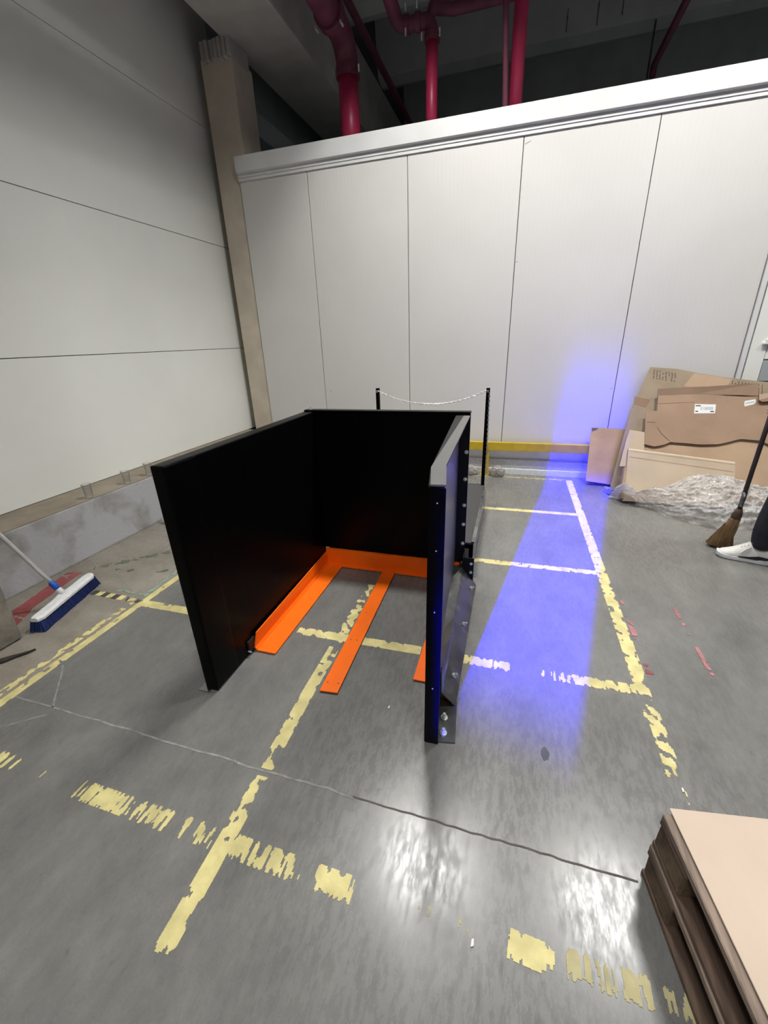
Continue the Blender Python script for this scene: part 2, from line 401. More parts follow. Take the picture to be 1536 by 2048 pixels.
def film_material(name, clear, white, crinkle=1.0):
    m = bpy.data.materials.new(name)
    m.use_nodes = True
    t = m.node_tree; N = t.nodes; L = t.links
    N.remove(N['Principled BSDF'])
    out = [n for n in N if n.type == 'OUTPUT_MATERIAL'][0]
    tc = N.new('ShaderNodeTexCoord')
    vo = N.new('ShaderNodeTexVoronoi'); vo.inputs['Scale'].default_value = 26; L.new(tc.outputs['Object'], vo.inputs[0])
    nz = N.new('ShaderNodeTexNoise'); nz.inputs['Scale'].default_value = 34; nz.inputs['Detail'].default_value = 5; nz.inputs['Distortion'].default_value = 1.5; L.new(tc.outputs['Object'], nz.inputs[0])
    ad = N.new('ShaderNodeMath'); ad.operation = 'ADD'; L.new(vo.outputs['Distance'], ad.inputs[0]); L.new(nz.outputs[0], ad.inputs[1])
    bp = N.new('ShaderNodeBump'); bp.inputs['Strength'].default_value = crinkle; bp.inputs['Distance'].default_value = 0.035; L.new(ad.outputs[0], bp.inputs['Height'])
    tr = N.new('ShaderNodeBsdfTransparent'); tr.inputs[0].default_value = (0.97, 0.97, 0.97, 1)
    gl = N.new('ShaderNodeBsdfGlossy'); gl.inputs['Roughness'].default_value = 0.15; L.new(bp.outputs[0], gl.inputs['Normal'])
    df = N.new('ShaderNodeBsdfDiffuse'); df.inputs[0].default_value = (0.98, 0.98, 0.98, 1)
    lw = N.new('ShaderNodeLayerWeight'); lw.inputs[0].default_value = 0.5; L.new(bp.outputs[0], lw.inputs['Normal'])
    fr = N.new('ShaderNodeMath'); fr.operation = 'POWER'; fr.inputs[1].default_value = 2.5; L.new(lw.outputs['Facing'], fr.inputs[0])
    m1 = N.new('ShaderNodeMixShader'); m1.inputs[0].default_value = white; L.new(tr.outputs[0], m1.inputs[1])
    tl = N.new('ShaderNodeBsdfTranslucent'); tl.inputs[0].default_value = (0.98, 0.98, 0.98, 1)
    m0 = N.new('ShaderNodeMixShader'); m0.inputs[0].default_value = 0.35; L.new(df.outputs[0], m0.inputs[1]); L.new(tl.outputs[0], m0.inputs[2]); L.new(m0.outputs[0], m1.inputs[2])
    ml = N.new('ShaderNodeMath'); ml.operation = 'MULTIPLY_ADD'; ml.inputs[1].default_value = 0.9; ml.inputs[2].default_value = clear; L.new(fr.outputs[0], ml.inputs[0])
    m2_ = N.new('ShaderNodeMixShader'); L.new(ml.outputs[0], m2_.inputs[0]); L.new(m1.outputs[0], m2_.inputs[1]); L.new(gl.outputs[0], m2_.inputs[2])
    L.new(m2_.outputs[0], out.inputs[0])
    return m
M['film'] = film_material('clear_crinkled_film', 0.11, 0.47)
M['glass'] = film_material('thin_clear_plastic', 0.0, 0.03, 0.0)

# ------------------------------------------------------------------ setting: floor
bm = B()
box(bm, -4.2, 6.0, -3.5, 14.0, -0.12, 0.0)
floor = structure(obj('floor', bm, M['floor']))

def slabline(name, pts, w, m, z=0.0012):
    bm = B()
    for a, b in zip(pts, pts[1:]):
        a = Vector((*a, 0)); b = Vector((*b, 0)); d = (b - a).normalized(); s = Vector((-d.y, d.x, 0)) * w / 2
        prism(bm, [a + s, a - s, b - s, b + s], (0, 0, z))
    return obj(name, bm, m, floor)
def wob_line(p0, p1, n, amp):
    out = []
    for i in range(n + 1):
        t = i / n
        out.append((p0[0] + (p1[0] - p0[0]) * t + random.uniform(-amp, amp), p0[1] + (p1[1] - p0[1]) * t + random.uniform(-amp, amp)))
    return out
slabline('floor_joint', wob_line((-2.25, 0.935), (-0.95, 0.925), 14, 0.004), 0.008, M['joint_pale'])
slabline('floor_joint', wob_line((-0.95, 0.925), (-0.45, 0.92), 10, 0.006), 0.008, M['joint_pale'])
slabline('floor_joint', wob_line((-0.45, 0.92), (0.48, 0.912), 30, 0.003), 0.006, M['joint_dark'])
slabline('floor_joint', wob_line((-2.20, 1.16), (-1.967, 0.935), 6, 0.003), 0.009, M['joint_pale'])
slabline('floor_joint', wob_line((-2.10, 0.78), (-1.95, 0.893), 4, 0.003), 0.007, M['joint_pale'])

def strip(p0, p1, w, cover, m, cell=0.006, seed=0.0, z=None, comb=0.6, edge=0.22):
    """worn tape on the floor: real torn outline built cell by cell. cover: list of (metres along, share left)"""
    z = 0.0008 + 0.00004 * seed
    p0 = Vector((*p0, 0)); p1 = Vector((*p1, 0)); d = p1 - p0; ln = d.length; d.normalize(); s = Vector((-d.y, d.x, 0))
    ns = max(2, int(ln / cell)); nw = max(3, int(w / cell))
    def cov(t): return cov0(t) * (0.90 if cell < 0.0065 else 0.96)
    def cov0(t):
        if t <= cover[0][0]: return cover[0][1]
        for (a, ca), (b, cb) in zip(cover, cover[1:]):
            if a <= t <= b: return ca + (cb - ca) * (t - a) / max(1e-6, b - a)
        return cover[-1][1]
    keep = [[False] * nw for _ in range(ns)]
    for i in range(ns):
        c = cov((i + 0.5) * ln / ns)
        for j in range(nw):
            q = p0 + d * ((i + 0.5) * ln / ns) + s * (((j + 0.5) / nw - 0.5) * w)
            n = comb * vn(q.x * 75, q.y * 11, seed) + (1 - comb) * vn(q.x * 26, q.y * 26, seed + 5)
            n = (n - 0.5) * 1.35 + 0.5
            e = abs((j + 0.5) / nw - 0.5) * 2
            if n + edge * max(0, e - 0.55) * 2.2 < c: keep[i][j] = True
    bm = B(); vs = {}
    def V(i, j):
        if (i, j) not in vs:
            q = p0 + d * (i * ln / ns) + s * ((j / nw - 0.5) * w)
            jx = 0.35 * cell * mnoise.noise((q.x * 300, q.y * 300, seed)); jy = 0.35 * cell * mnoise.noise((q.x * 300, q.y * 300, seed + 9))
            vs[(i, j)] = bm.verts.new((q.x + jx, q.y + jy, z))
        return vs[(i, j)]
    for i in range(ns):
        for j in range(nw):
            if keep[i][j]: bm.faces.new((V(i, j), V(i + 1, j), V(i + 1, j + 1), V(i, j + 1)))
    if not bm.faces:
        bm.free(); return None
    ex = bmesh.ops.extrude_face_region(bm, geom=bm.faces[:])
    bmesh.ops.translate(bm, verts=[v for v in ex['geom'] if isinstance(v, bmesh.types.BMVert)], vec=(0, 0, -z + 0.0002))
    return obj('floor_marking', bm, m, floor)

T = M['tape']
strip((0.677, 4.92), (0.687, 2.05), 0.068, [(0, .92), (1.3, .92), (2.2, .80), (2.87, .80)], T, 0.007, 1.0, comb=.25)
strip((0.686, 2.05), (0.690, 1.23), 0.068, [(0, .80), (.30, .86), (.38, .30), (.43, .74), (.6, .62), (.72, .62), (.77, .12), (.82, .10)], T, 0.005, 2.0, comb=.3)
strip((0.695, 1.215), (0.70, 1.17), 0.04, [(0, .6), (.05, .5)], T, 0.005, 2.4, comb=.3)
strip((-0.46, 4.915), (0.66, 4.92), 0.048, [(0, .62), (1.1, .72)], M['tape_pale'], 0.007, 3.0, comb=.2)
strip((-0.19, 3.885), (0.65, 3.885), 0.060, [(0, .95), (.8, .95)], T, 0.007, 4.0, comb=.25)
strip((-0.30, 2.812), (0.652, 2.818), 0.062, [(0, .9), (.95, .84)], T, 0.006, 5.0, comb=.4)
strip((-1.10, 1.735), (-0.37, 1.745), 0.064, [(0, .55), (.06, .82), (.30, .80), (.36, .6), (.43, .88), (.73, .92)], T, 0.005, 6.0, comb=.35)
strip((-0.14, 1.740), (0.30, 1.735), 0.066, [(0, .86), (.13, .86), (.22, .70), (.25, .10), (.36, .12), (.39, .50), (.42, .34), (.44, .1)], T, 0.005, 7.0, comb=.6)
strip((0.29, 1.732), (0.655, 1.736), 0.066, [(0, .52), (.08, .55), (.13, .80), (.36, .80)], T, 0.005, 8.0, comb=.6)
strip((-2.235, 1.733), (-1.30, 1.736), 0.064, [(0, .92), (.95, .92)], T, 0.007, 9.0, comb=.3)
strip((-1.98, 0.678), (-1.47, 0.668), 0.060, [(0, .7), (.13, .62), (.16, .02), (.27, .10), (.30, .02), (.36, .22), (.40, .05), (.46, .1), (.51, .42)], T, 0.0045, 10.0, comb=.8)
strip((-1.50, 0.668), (-0.86, 0.664), 0.070, [(0, .50), (.06, .66), (.10, .84), (.24, .84), (.28, .52), (.38, .66), (.46, .60), (.50, .22), (.53, .62), (.64, .55)], T, 0.0042, 11.0, comb=.85)
strip((-0.79, 0.662), (-0.315, 0.655), 0.072, [(0, .72), (.08, .68), (.16, .72), (.25, .60), (.272, .1), (.30, .08), (.32, .62), (.38, .84), (.42, .70), (.47, .26)], T, 0.0042, 12.0, comb=.85)
strip((-0.15, 0.668), (0.01, 0.668), 0.050, [(0, .45), (.05, .45), (.075, .12), (.11, .40), (.16, .35)], M['tape_pale'], 0.0042, 13.0, comb=.7)
strip((0.105, 0.663), (0.225, 0.655), 0.068, [(0, .85), (.08, .88), (.12, .52)], T, 0.004, 14.0, comb=.7)
strip((0.255, 0.664), (0.56, 0.660), 0.066, [(0, .72), (.07, .60), (.13, .52), (.17, .78), (.20, .70), (.215, .14), (.24, .72), (.3, .5)], M['tape_pale'], 0.004, 15.0, comb=.8)
strip((-0.835, 2.30), (-0.832, 1.30), 0.062, [(0, .5), (.2, .4), (.30, .75), (.45, .80), (.57, .75), (.62, .08), (.66, .75), (1.0, .92)], T, 0.005, 16.0, comb=.2)
strip((-0.832, 1.34), (-0.822, 0.93), 0.060, [(0, .90), (.2, .86), (.30, .80), (.34, .40), (.41, .60)], T, 0.0045, 17.0, comb=.25)
strip((-0.820, 0.90), (-0.812, 0.375), 0.062, [(0, .62), (.03, .45), (.06, .70), (.16, .76), (.2, .98), (.34, 1.02), (.38, .90), (.46, .88), (.52, .55)], T, 0.004, 18.0, comb=.2)
strip((-2.245, 2.25), (-2.245, 0.70), 0.050, [(0, .95), (.8, .95), (1.1, .86), (1.55, .9)], T, 0.006, 19.0, comb=.2)
strip((-2.315, 1.75), (-2.315, 0.70), 0.042, [(0, .45), (.25, .72), (.5, .70), (.72, .6), (1.05, .72)], T, 0.006, 20.0, comb=.25)
for k in range(9):
    x0 = -2.695 + k * 0.047
    strip((x0, 1.752 - k * .001), (x0 + 0.047, 1.752 - k * .001), 0.050, [(0, .95), (.05, .95)] if k < 6 else [(0, .6), (.05, .6)], M['tape_black'] if k % 2 == 0 else T, 0.006, 21.0 + k, comb=.2)
strip((-2.58, 1.815), (-2.28, 1.812), 0.034, [(0, .5), (.3, .7)], M['tape_green'], 0.006, 31.0, comb=.2)
strip((-2.292, 1.80), (-2.318, 2.16), 0.030, [(0, .75), (.36, .6)], M['tape_green'], 0.006, 32.0, comb=.2)
strip((-3.00, 2.02), (-2.35, 2.62), 0.06, [(0, .5), (.9, .5)], M['tape_darkgreen'], 0.010, 33.0, comb=.1)
strip((-2.86, 2.02), (-2.30, 2.14), 0.04, [(0, .45), (.9, .45)], M['tape_darkgreen'], 0.010, 33.5, comb=.1)
strip((-2.86, 1.30), (-2.965, 1.50), 0.10, [(0, .75), (.22, .6)], M['tape_red'], 0.007, 34.0, comb=.1)
strip((-2.955, 1.42), (-3.09, 1.93), 0.11, [(0, .9), (.3, .95), (.5, .82)], M['tape_red'], 0.007, 34.5, comb=.1)
strip((0.745, 2.50), (0.743, 2.12), 0.028, [(0, .42), (.2, .5), (.3, .8), (.38, .7)], M['tape_pink'], 0.006, 35.0, comb=.2)
strip((1.026, 2.48), (1.026, 1.90), 0.020, [(0, .6), (.22, .3), (.3, .2), (.36, .72), (.58, .6)], M['tape_pink'], 0.006, 36.0, comb=.2)
strip((0.742, 1.93), (0.745, 1.86), 0.035, [(0, .55), (.07, .5)], M['tape_red'], 0.006, 37.0, comb=.2)

# ------------------------------------------------------------------ setting: walls
YB = 5.10
bm = B(); box(bm, -3.19, 5.2, YB + 0.012, YB + 0.12, 0.0, 3.30)
wall_back = structure(obj('wall_back', bm, M['gap']))
seams = [-3.185, -2.343, -1.222, -0.102, 1.022, 2.07]
for a, b in zip(seams, seams[1:]):
    bm = B(); box(bm, a + 0.0035, b - 0.0035, YB, YB + 0.011, 0.30, 3.275, 0.002, 1)
    obj('panel', bm, M['wall_back'], wall_back)
bm = B(); box(bm, 3.2, 5.2, YB, YB + 0.011, 0.30, 3.275); obj('panel', bm, M['wall_back'], wall_back)
bm = B(); box(bm, 2.08, 3.2, YB, YB + 0.011, 2.42, 3.275); obj('panel', bm, M['wall_back'], wall_back)
# wall foot: shade under the rail painted as a grey upper strip, white profiled plinth
bm = B(); box(bm, -3.185, 2.07, YB - 0.002, YB + 0.011, 0.17, 0.298); obj('shade_strip', bm, M['shade_and_scuff'], wall_back)
bm = B()
box(bm, -3.185, 2.07, YB - 0.060, YB, 0.095, 0.172, 0.006)
box(bm, -3.185, 2.07, YB - 0.050, YB, 0.072, 0.095)
box(bm, -3.185, 2.07, YB - 0.075, YB, 0.0, 0.074, 0.006)
bb = structure(obj('baseboard_back', bm, M['white_plastic']))
# cap on the wall
bm = B()
prism(bm, [(-3.19, YB - .045, 3.345), (-3.19, YB - .045, 3.485), (-3.19, YB - .030, 3.495), (-3.19, YB + .14, 3.495), (-3.19, YB + .14, 3.30), (-3.19, YB - .018, 3.30), (-3.19, YB - .018, 3.335)], (8.4, 0, 0))
prism(bm, [(-3.19, YB - .012, 3.270), (-3.19, YB - .012, 3.300), (-3.19, YB + .012, 3.300), (-3.19, YB + .012, 3.270)], (8.4, 0, 0))
structure(obj('trim_1', bm, M['trim']))
# small dent and scuffs on the panels
for x, z, dx, dz in ((-0.095, 2.24, 0.030, 0.010), (-0.085, 3.20, 0.05, 0.02), (-2.27, 0.95, 0.02, 0.03), (0.985, 0.985, 0.02, 0.01)):
    bm = B(); prism(bm, [(x, YB - .0008, z), (x + dx, YB - .0008, z + dz), (x + dx * .9, YB - .0008, z + dz * 1.25), (x - dx * .1, YB - .0008, z + .008)], (0, .0006, 0)); obj('scuff', bm, M['shade_and_scuff'], wall_back)
# door at the right
bm = B()
box(bm, 2.075, 2.115, YB - 0.014, YB + 0.03, 0, 2.42); box(bm, 3.16, 3.20, YB - 0.014, YB + 0.03, 0, 2.42); box(bm, 2.115, 3.16, YB - 0.014, YB + 0.03, 2.37, 2.42)
door = structure(obj('door_1', bm, M['trim']))
bm = B(); box(bm, 2.13, 2.262, YB - 0.004, YB + 0.011, 0.0, 2.37); obj('door_jamb', bm, M['wall_left'], door)
bm = B(); box(bm, 2.268, 3.155, YB + 0.0, YB + 0.011, 0.0, 1.25, 0.003); obj('door_leaf', bm, M['door_grey'], door)
bm = B(); box(bm, 2.268, 3.155, YB + 0.0, YB + 0.011, 1.26, 2.36, 0.003); obj('door_leaf', bm, M['wall_left'], door)
bm = B(); box(bm, 2.275, 3.15, YB - 0.012, YB + 0.002, 1.045, 1.062); obj('push_bar', bm, M['tape_black'], door)
bm = B(); box(bm, 2.215, 2.32, YB - 0.03, YB, 1.395, 1.41, 0.003); box(bm, 2.235, 2.25, YB - 0.03, YB, 1.41, 1.435); obj('door_latch', bm, M['paper'], door)

# left wall: horizontal panels on a concrete kerb
XL = -3.57
bm = B(); box(bm, XL - 0.15, XL - 0.012, -3.5, 14, 0.0, 6.2)
wall_left = structure(obj('wall_left', bm, M['gap']))
jz = [0.448, 1.520, 2.676, 3.826, 4.98, 6.1]
for a, b in zip(jz, jz[1:]):
    bm = B(); box(bm, XL - 0.012, XL, -3.5, 5.45, a + 0.003, b - 0.003, 0.001, 1); obj('panel', bm, M['wall_left'], wall_left)
    bm = B(); box(bm, XL - 0.012, XL, 5.455, 14, a + 0.005, b - 0.005); obj('panel', bm, M['far'], wall_left)
bm = B(); box(bm, XL - 0.1, -3.20, -3.5, 5.08, 0.0, 0.442, 0.012)
for v in bm.verts:
    if v.co.x > -3.3: v.co.x += 0.012 * mnoise.noise((v.co.y * 2, v.co.z * 3, 0))
kerb = structure(obj('baseboard_left', bm, M['kerb']))
bm = B(); box(bm, XL - 0.005, -3.204, -3.5, 5.08, 0.441, 0.447); obj('ledge_top', bm, M['ledge'], kerb)
# corner pillar, capital and long beam
bm = B(); box(bm, -3.47, -3.09, YB + 0.012, YB + 0.40, 0.0, 4.36, 0.012)
pil = structure(obj('pillar', bm, M['pillar']))
bm = B()
for k in range(7):
    x0 = -3.42 + k * 0.052
    z0 = 4.30 + 0.03 * random.random()
    box(bm, x0, x0 + 0.045, YB - 0.05 + 0.02 * random.random(), YB + 0.30, z0, 4.47, 0.008)
obj('bearing', bm, M['beam'], pil)
bm = B(); box(bm, -3.16, -2.44, -3.5, 14, 4.46, 5.3, 0.02)
structure(obj('trim_2', bm, M['beam']))['label'] = 'long grey concrete beam along the left wall'
bm = B(); box(bm, -3.565, -3.30, 5.5, 14, 3.95, 4.20, 0.02); obj('ledge_beam', bm, M['far'], wall_left)
# old pillar at the very left
bm = B(); box(bm, -3.21, -2.655, 0.62, 1.275, 0.0, 4.46, 0.03, 3)
bmesh.ops.subdivide_edges(bm, edges=bm.edges[:], cuts=12, use_grid_fill=True)
for v in bm.verts: v.co += Vector((mnoise.noise(v.co * 5), mnoise.noise(v.co * 5 + Vector((9, 0, 0))), 0)) * 0.014
structure(obj('pillar', bm, M['old_concrete']))

# ceiling with ribs, far wall, roof of the cold room
bm = B(); box(bm, -4.2, 6.0, -3.5, 14, 6.1, 6.3)
ceiling = structure(obj('ceiling', bm, M['ceil']))
for y in (6.55, 8.15, 9.9, 11.7, 13.2):
    bm = B(); prism(bm, [(-2.44, y, 6.1), (-2.44, y + .12, 5.35), (-2.44, y + .30, 5.3), (-2.44, y + .48, 5.35), (-2.44, y + .60, 6.1)], (8.4, 0, 0))
    obj('rib', bm, M['ceil'], ceiling)
bm = B(); box(bm, -4.2, 6, 13.9, 14.1, 0, 6.2); structure(obj('wall_far', bm, M['ceil']))
bm = B(); box(bm, -3.1, 5.2, YB + 0.14, 13.8, 3.2, 3.3); structure(obj('trim_3', bm, M['far']))['label'] = 'flat roof of the white panel room'
for x, y in ((0.27, 8.0), (0.63, 8.0), (0.9, 7.9), (-0.5, 8.1)):
    bm = B(); tube(bm, [(x, y - .25, 5.38), (x, y - .25, 5.16)], 0.007, 6); obj('anchor_rod', bm, M['steel'], ceiling)

# ------------------------------------------------------------------ ceiling lamps, with unseen fill lamps added
LAMP_LABELS = ['grey ceiling lamp hanging above the black guard', 'grey ceiling lamp hanging above the cardboard pile', 'added grey fill lamp hanging nearest the left wall, well before the guard', 'added grey fill lamp hanging behind the stacked pallets', 'added grey fill lamp hanging beside the door at the far right']
for k, (lx, ly, lz, pw) in enumerate(LAMP_AND_FILL_SPOTS):
    t = thing('ceiling_or_fill_lamp', LAMP_LABELS[k], 'lamp', (lx, ly, lz), 'ceiling lamps above the hall')
    bm = B(); box(bm, lx - .36, lx + .36, ly - .21, ly + .21, lz, lz + .09, 0.015); obj('lamp_housing', bm, M['lamp_body'], t)
    for sx in (-.25, .25):
        bm = B(); tube(bm, [(lx + sx, ly, lz + .08), (lx + sx, ly, 6.1)], 0.006, 6); obj('hanger', bm, M['steel'], t)

# ------------------------------------------------------------------ bolts
def bolt_mesh():
    bm = B()
    def cyl(r, z0, z1, n):
        a = [bm.verts.new((r * math.cos(2 * PI * k / n), r * math.sin(2 * PI * k / n), z0)) for k in range(n)]
        b = [bm.verts.new((r * math.cos(2 * PI * k / n), r * math.sin(2 * PI * k / n), z1)) for k in range(n)]
        for k in range(n): bm.faces.new((a[k], a[(k + 1) % n], b[(k + 1) % n], b[k]))
        bm.faces.new(b)
    cyl(0.013, 0, 0.002, 14); cyl(0.0095, 0.002, 0.010, 6); cyl(0.0055, 0.010, 0.020, 10)
    me = bpy.data.meshes.new('bolt'); bm.to_mesh(me); bm.free(); me.materials.append(M['bolt'])
    return me
BOLT = bolt_mesh()
def bolt(parent, p, n, s=1.0):
    o = bpy.data.objects.new('bolt', BOLT)
    o.parent = parent
    o.location = Vector(p) - parent.location
    o.rotation_euler = Vector(n).to_track_quat('Z', 'Y').to_euler()
    o.scale = (s, s, s)
    COL.objects.link(o)
    return o

# ------------------------------------------------------------------ the black pallet guard
g = thing('pallet_guard', 'large black steel three-sided pallet guard with orange floor guides and chained rear bay', 'guard', (-0.78, 2.5, 0))
bm = B(); box(bm, -1.327, -1.259, 1.217, 1.392, 0.004, 1.132, 0.010, 3); obj('post', bm, M['black'], g, True)
bm = B(); box(bm, -1.3268, -1.2592, 1.380, 2.525, 0.0042, 1.1318, 0.010, 3); obj('side_panel', bm, M['black'], g)
bm = B(); box(bm, -1.36, -1.30, 1.20, 1.30, 0.0, 0.006); obj('foot_plate', bm, M['steel'], g)
# front right post (thin channel) and right side sheet with its folded grey lip
bm = B(); prism(bm, [(-.240, 1.212, 0.0), (-.186, 1.214, 0.0), (-.178, 1.214, 1.118), (-.230, 1.212, 1.118)], (0, .006, 0))
prism(bm, [(-.240, 1.216, 0.0), (-.230, 1.216, 1.118), (-.255, 1.40, 1.118), (-.262, 1.40, 0.0)], (-.004, 0, 0)); obj('post', bm, M['black_beam_tint'], g)
bm = B(); prism(bm, [(-.240, 1.40, 0.13), (-.299, 2.53, 0.13), (-.315, 2.53, 0.13), (-.256, 1.40, 0.13)], (0, 0, .990)); obj('side_panel', bm, M['side_bounce_tint'], g)
bm = B(); prism(bm, [(-.226, 1.209, 1.126), (-.178, 1.213, 1.126), (-.212, 1.44, 1.126), (-.233, 2.46, 1.126), (-.268, 2.46, 1.126), (-.260, 1.40, 1.126)], (0, 0, .006)); obj('top_lip', bm, M['lip'], g)
bm = B(); prism(bm, [(-.233, 1.216, 1.110), (-.182, 1.216, 1.110), (-.216, 1.44, 1.110), (-.240, 2.50, 1.110), (-.318, 2.50, 1.110), (-.262, 1.40, 1.110)], (0, 0, .0155)); obj('lip_channel', bm, M['black_matt'], g)
for z in (1.07, .90, .655, .30):
    o = bolt(g, (-.204 - (1.1 - z) * .008, 1.211, z), (0, -1, 0), 0.22)
# back panel with its bolted flange
bm = B(); box(bm, -1.325, -.300, 2.53, 2.575, 0.13, 1.138, 0.005); obj('back_panel', bm, M['black'], g)
bm = B(); box(bm, -1.325, -.236, 2.522, 2.58, 1.128, 1.142, 0.004); obj('back_cap', bm, M['black'], g)
bm = B(); box(bm, -.302, -.236, 2.535, 2.542, 0.10, 1.128); obj('flange', bm, M['black_matt'], g)
for z in (.897, .722, .545, .41, .27, .123): bolt(g, (-.252, 2.535, z), (0, -1, 0), 1.0)
bolt(g, (-1.29, 2.55, 1.142), (0, 0, 1), 0.8)
bm = B(); box(bm, -.240, -.165, 2.455, 2.462, 0.012, 0.205); box(bm, -.240, -.212, 2.462, 2.60, .10, .205); obj('bracket', bm, M['black_matt'], g)
for z in (.165, .10, .04): bolt(g, (-.182, 2.455, z), (0, -1, 0), 0.85)
# kick plate (bent sheet) with bolts
def kick(y):
    t = (y - 1.40) / 1.06
    L_ = lambda a, b: a + (b - a) * t
    return [(L_(-.240, -.300), y, L_(.135, .140)), (L_(-.205, -.238), y, L_(.075, .138)), (L_(-.200, -.228), y, L_(.062, .130)), (L_(-.140, -.143), y, .006)]
bm = B()
ra = [kick(1.42 + 1.04 * i / 6) for i in range(7)]
vv = [[bm.verts.new(p) for p in r] for r in ra] ; vb = [[bm.verts.new(Vector(p) - Vector((.003, 0, .004))) for p in r] for r in ra]
for s_ in (vv, vb):
    for a, b in zip(s_, s_[1:]):
        for k in range(3): bm.faces.new((a[k], a[k + 1], b[k + 1], b[k]))
for i in range(6):
    bm.faces.new((vv[i][3], vv[i + 1][3], vb[i + 1][3], vb[i][3])); bm.faces.new((vv[i][0], vv[i + 1][0], vb[i + 1][0], vb[i][0]))
for i in (0, 6):
    for k in range(3): bm.faces.new((vv[i][k], vv[i][k + 1], vb[i][k + 1], vb[i][k]))
obj('kick_plate', bm, M['gunmetal'], g)
bm = B(); prism(bm, [(-.192, 1.222, .001), (-.118, 1.236, .001), (-.138, 1.45, .001), (-.215, 1.45, .001)], (0, 0, .006)); obj('foot_plate', bm, M['gunmetal'], g)
for x, y in ((-.166, 2.36), (-.169, 1.975), (-.170, 1.573)):
    r = kick(y); p2, p3 = Vector(r[2]), Vector(r[3]); t = (x - p2.x) / (p3.x - p2.x); q = p2 + (p3 - p2) * t
    d = (p3 - p2).normalized(); bolt(g, q, (-d.z, 0, d.x), 1.0)
for x, y in ((-.180, 1.347), (-.172, 1.27)): bolt(g, (x, y, .007), (0, 0, 1), 1.15)
bm = B(); box(bm, -.222, -.206, 1.40, 1.425, 0.05, 0.21); obj('end_stop', bm, M['black_matt'], g)
# orange guides
def angle(x0, x1, xo, y0, y1, h, r=.014):
    """L-shaped guide: upright leg at x0, floor leg out to x1"""
    bm = B(); s = 1 if x1 > x0 else -1; th = .006
    prof = [(x0, h), (x0 + s * .010, .030), (x0 + s * .022, .012), (x1, .012), (x1, .005), (x0 + s * .016, .005), (x0 + s * .002, .026), (x0 - s * th, h)]
    a = [bm.verts.new((p[0] + (.012 * s if p[1] > .05 else 0), y0 + (.030 if p[1] > .05 else 0), p[1])) for p in prof]
    b = [bm.verts.new((p[0], y1, p[1])) for p in prof]
    n = len(prof)
    bm.faces.new(a); bm.faces.new(b[::-1])
    for k in range(n): bm.faces.new((a[k], a[(k + 1) % n], b[(k + 1) % n], b[k]))
    return bm
obj('floor_guide', angle(-1.250, -1.120, 0, 1.515, 2.505, .105), M['orange'], g)
obj('floor_guide', angle(-.262, -.362, 0, 1.525, 2.505, .105), M['orange'], g)
bm = B()
box(bm, -1.255, -.262, 2.505, 2.512, .010, .128, .002); box(bm, -1.255, -.262, 2.512, 2.528, .118, .128); box(bm, -1.13, -.36, 2.470, 2.505, .006, .011)
obj('cross_guide', bm, M['orange'], g)
bm = B(); prism(bm, [(-.778, 1.342, .006), (-.690, 1.350, .006), (-.715, 2.500, .006), (-.805, 2.478, .006)], (0, 0, .007))
cb = obj('centre_bar', bm, M['orange'], g)
bm = B(); prism(bm, [(-.776, 1.340, .001), (-.689, 1.348, .001), (-.713, 2.500, .001), (-.803, 2.478, .001)], (0, 0, .0055)); obj('bar_backing', bm, M['deck'], cb)
for x, y in ((-.762, 1.40), (-.708, 1.405), (-.764, 1.72), (-.728, 1.725), (-.76, 1.98)):
    bm = B(); bmesh.ops.create_circle(bm, cap_ends=True, radius=.004, segments=8, matrix=Matrix.Translation((x, y, .0132))); obj('screw_hole', bm, M['ink'], cb)
bm = B(); box(bm, -1.2595, -1.247, 1.475, 1.535, .012, .088, .003); obj('end_stop', bm, M['black_matt'], g)
bm = B(); tube(bm, [(-1.262, 1.478, .028), (-1.236, 1.470, .034)], .005, 8); obj('pin', bm, M['bolt'], g)
# rear bay: deck, skirts, chain posts, chain
bm = B(); box(bm, -1.265, -.192, 2.60, 3.875, .232, .246, .003); obj('deck', bm, M['deck'], g)
bm = B(); box(bm, -.190, -.184, 2.60, 3.865, .004, .250); obj('skirt', bm, M['gunmetal'], g)
bm = B(); box(bm, -.200, -.176, 2.60, 3.865, .246, .256, .003); obj('deck_edge', bm, M['steel'], g)
bm = B(); box(bm, -1.270, -1.264, 2.60, 3.865, .004, .250); obj('skirt', bm, M['gunmetal'], g)
bm = B(); box(bm, -1.26, -.195, 3.868, 3.874, .004, .232); obj('skirt', bm, M['gunmetal'], g)
for x in (-.219, -1.232):
    bm = B(); box(bm, x - .016, x + .016, 3.840, 3.872, 0.0, 1.136, .004); obj('chain_post', bm, M['black'], g)
    bm = B(); tube(bm, [(x, 3.84, 1.10), (x, 3.822, 1.105), (x, 3.818, 1.12)], .004, 6); obj('chain_hook', bm, M['bolt'], g)
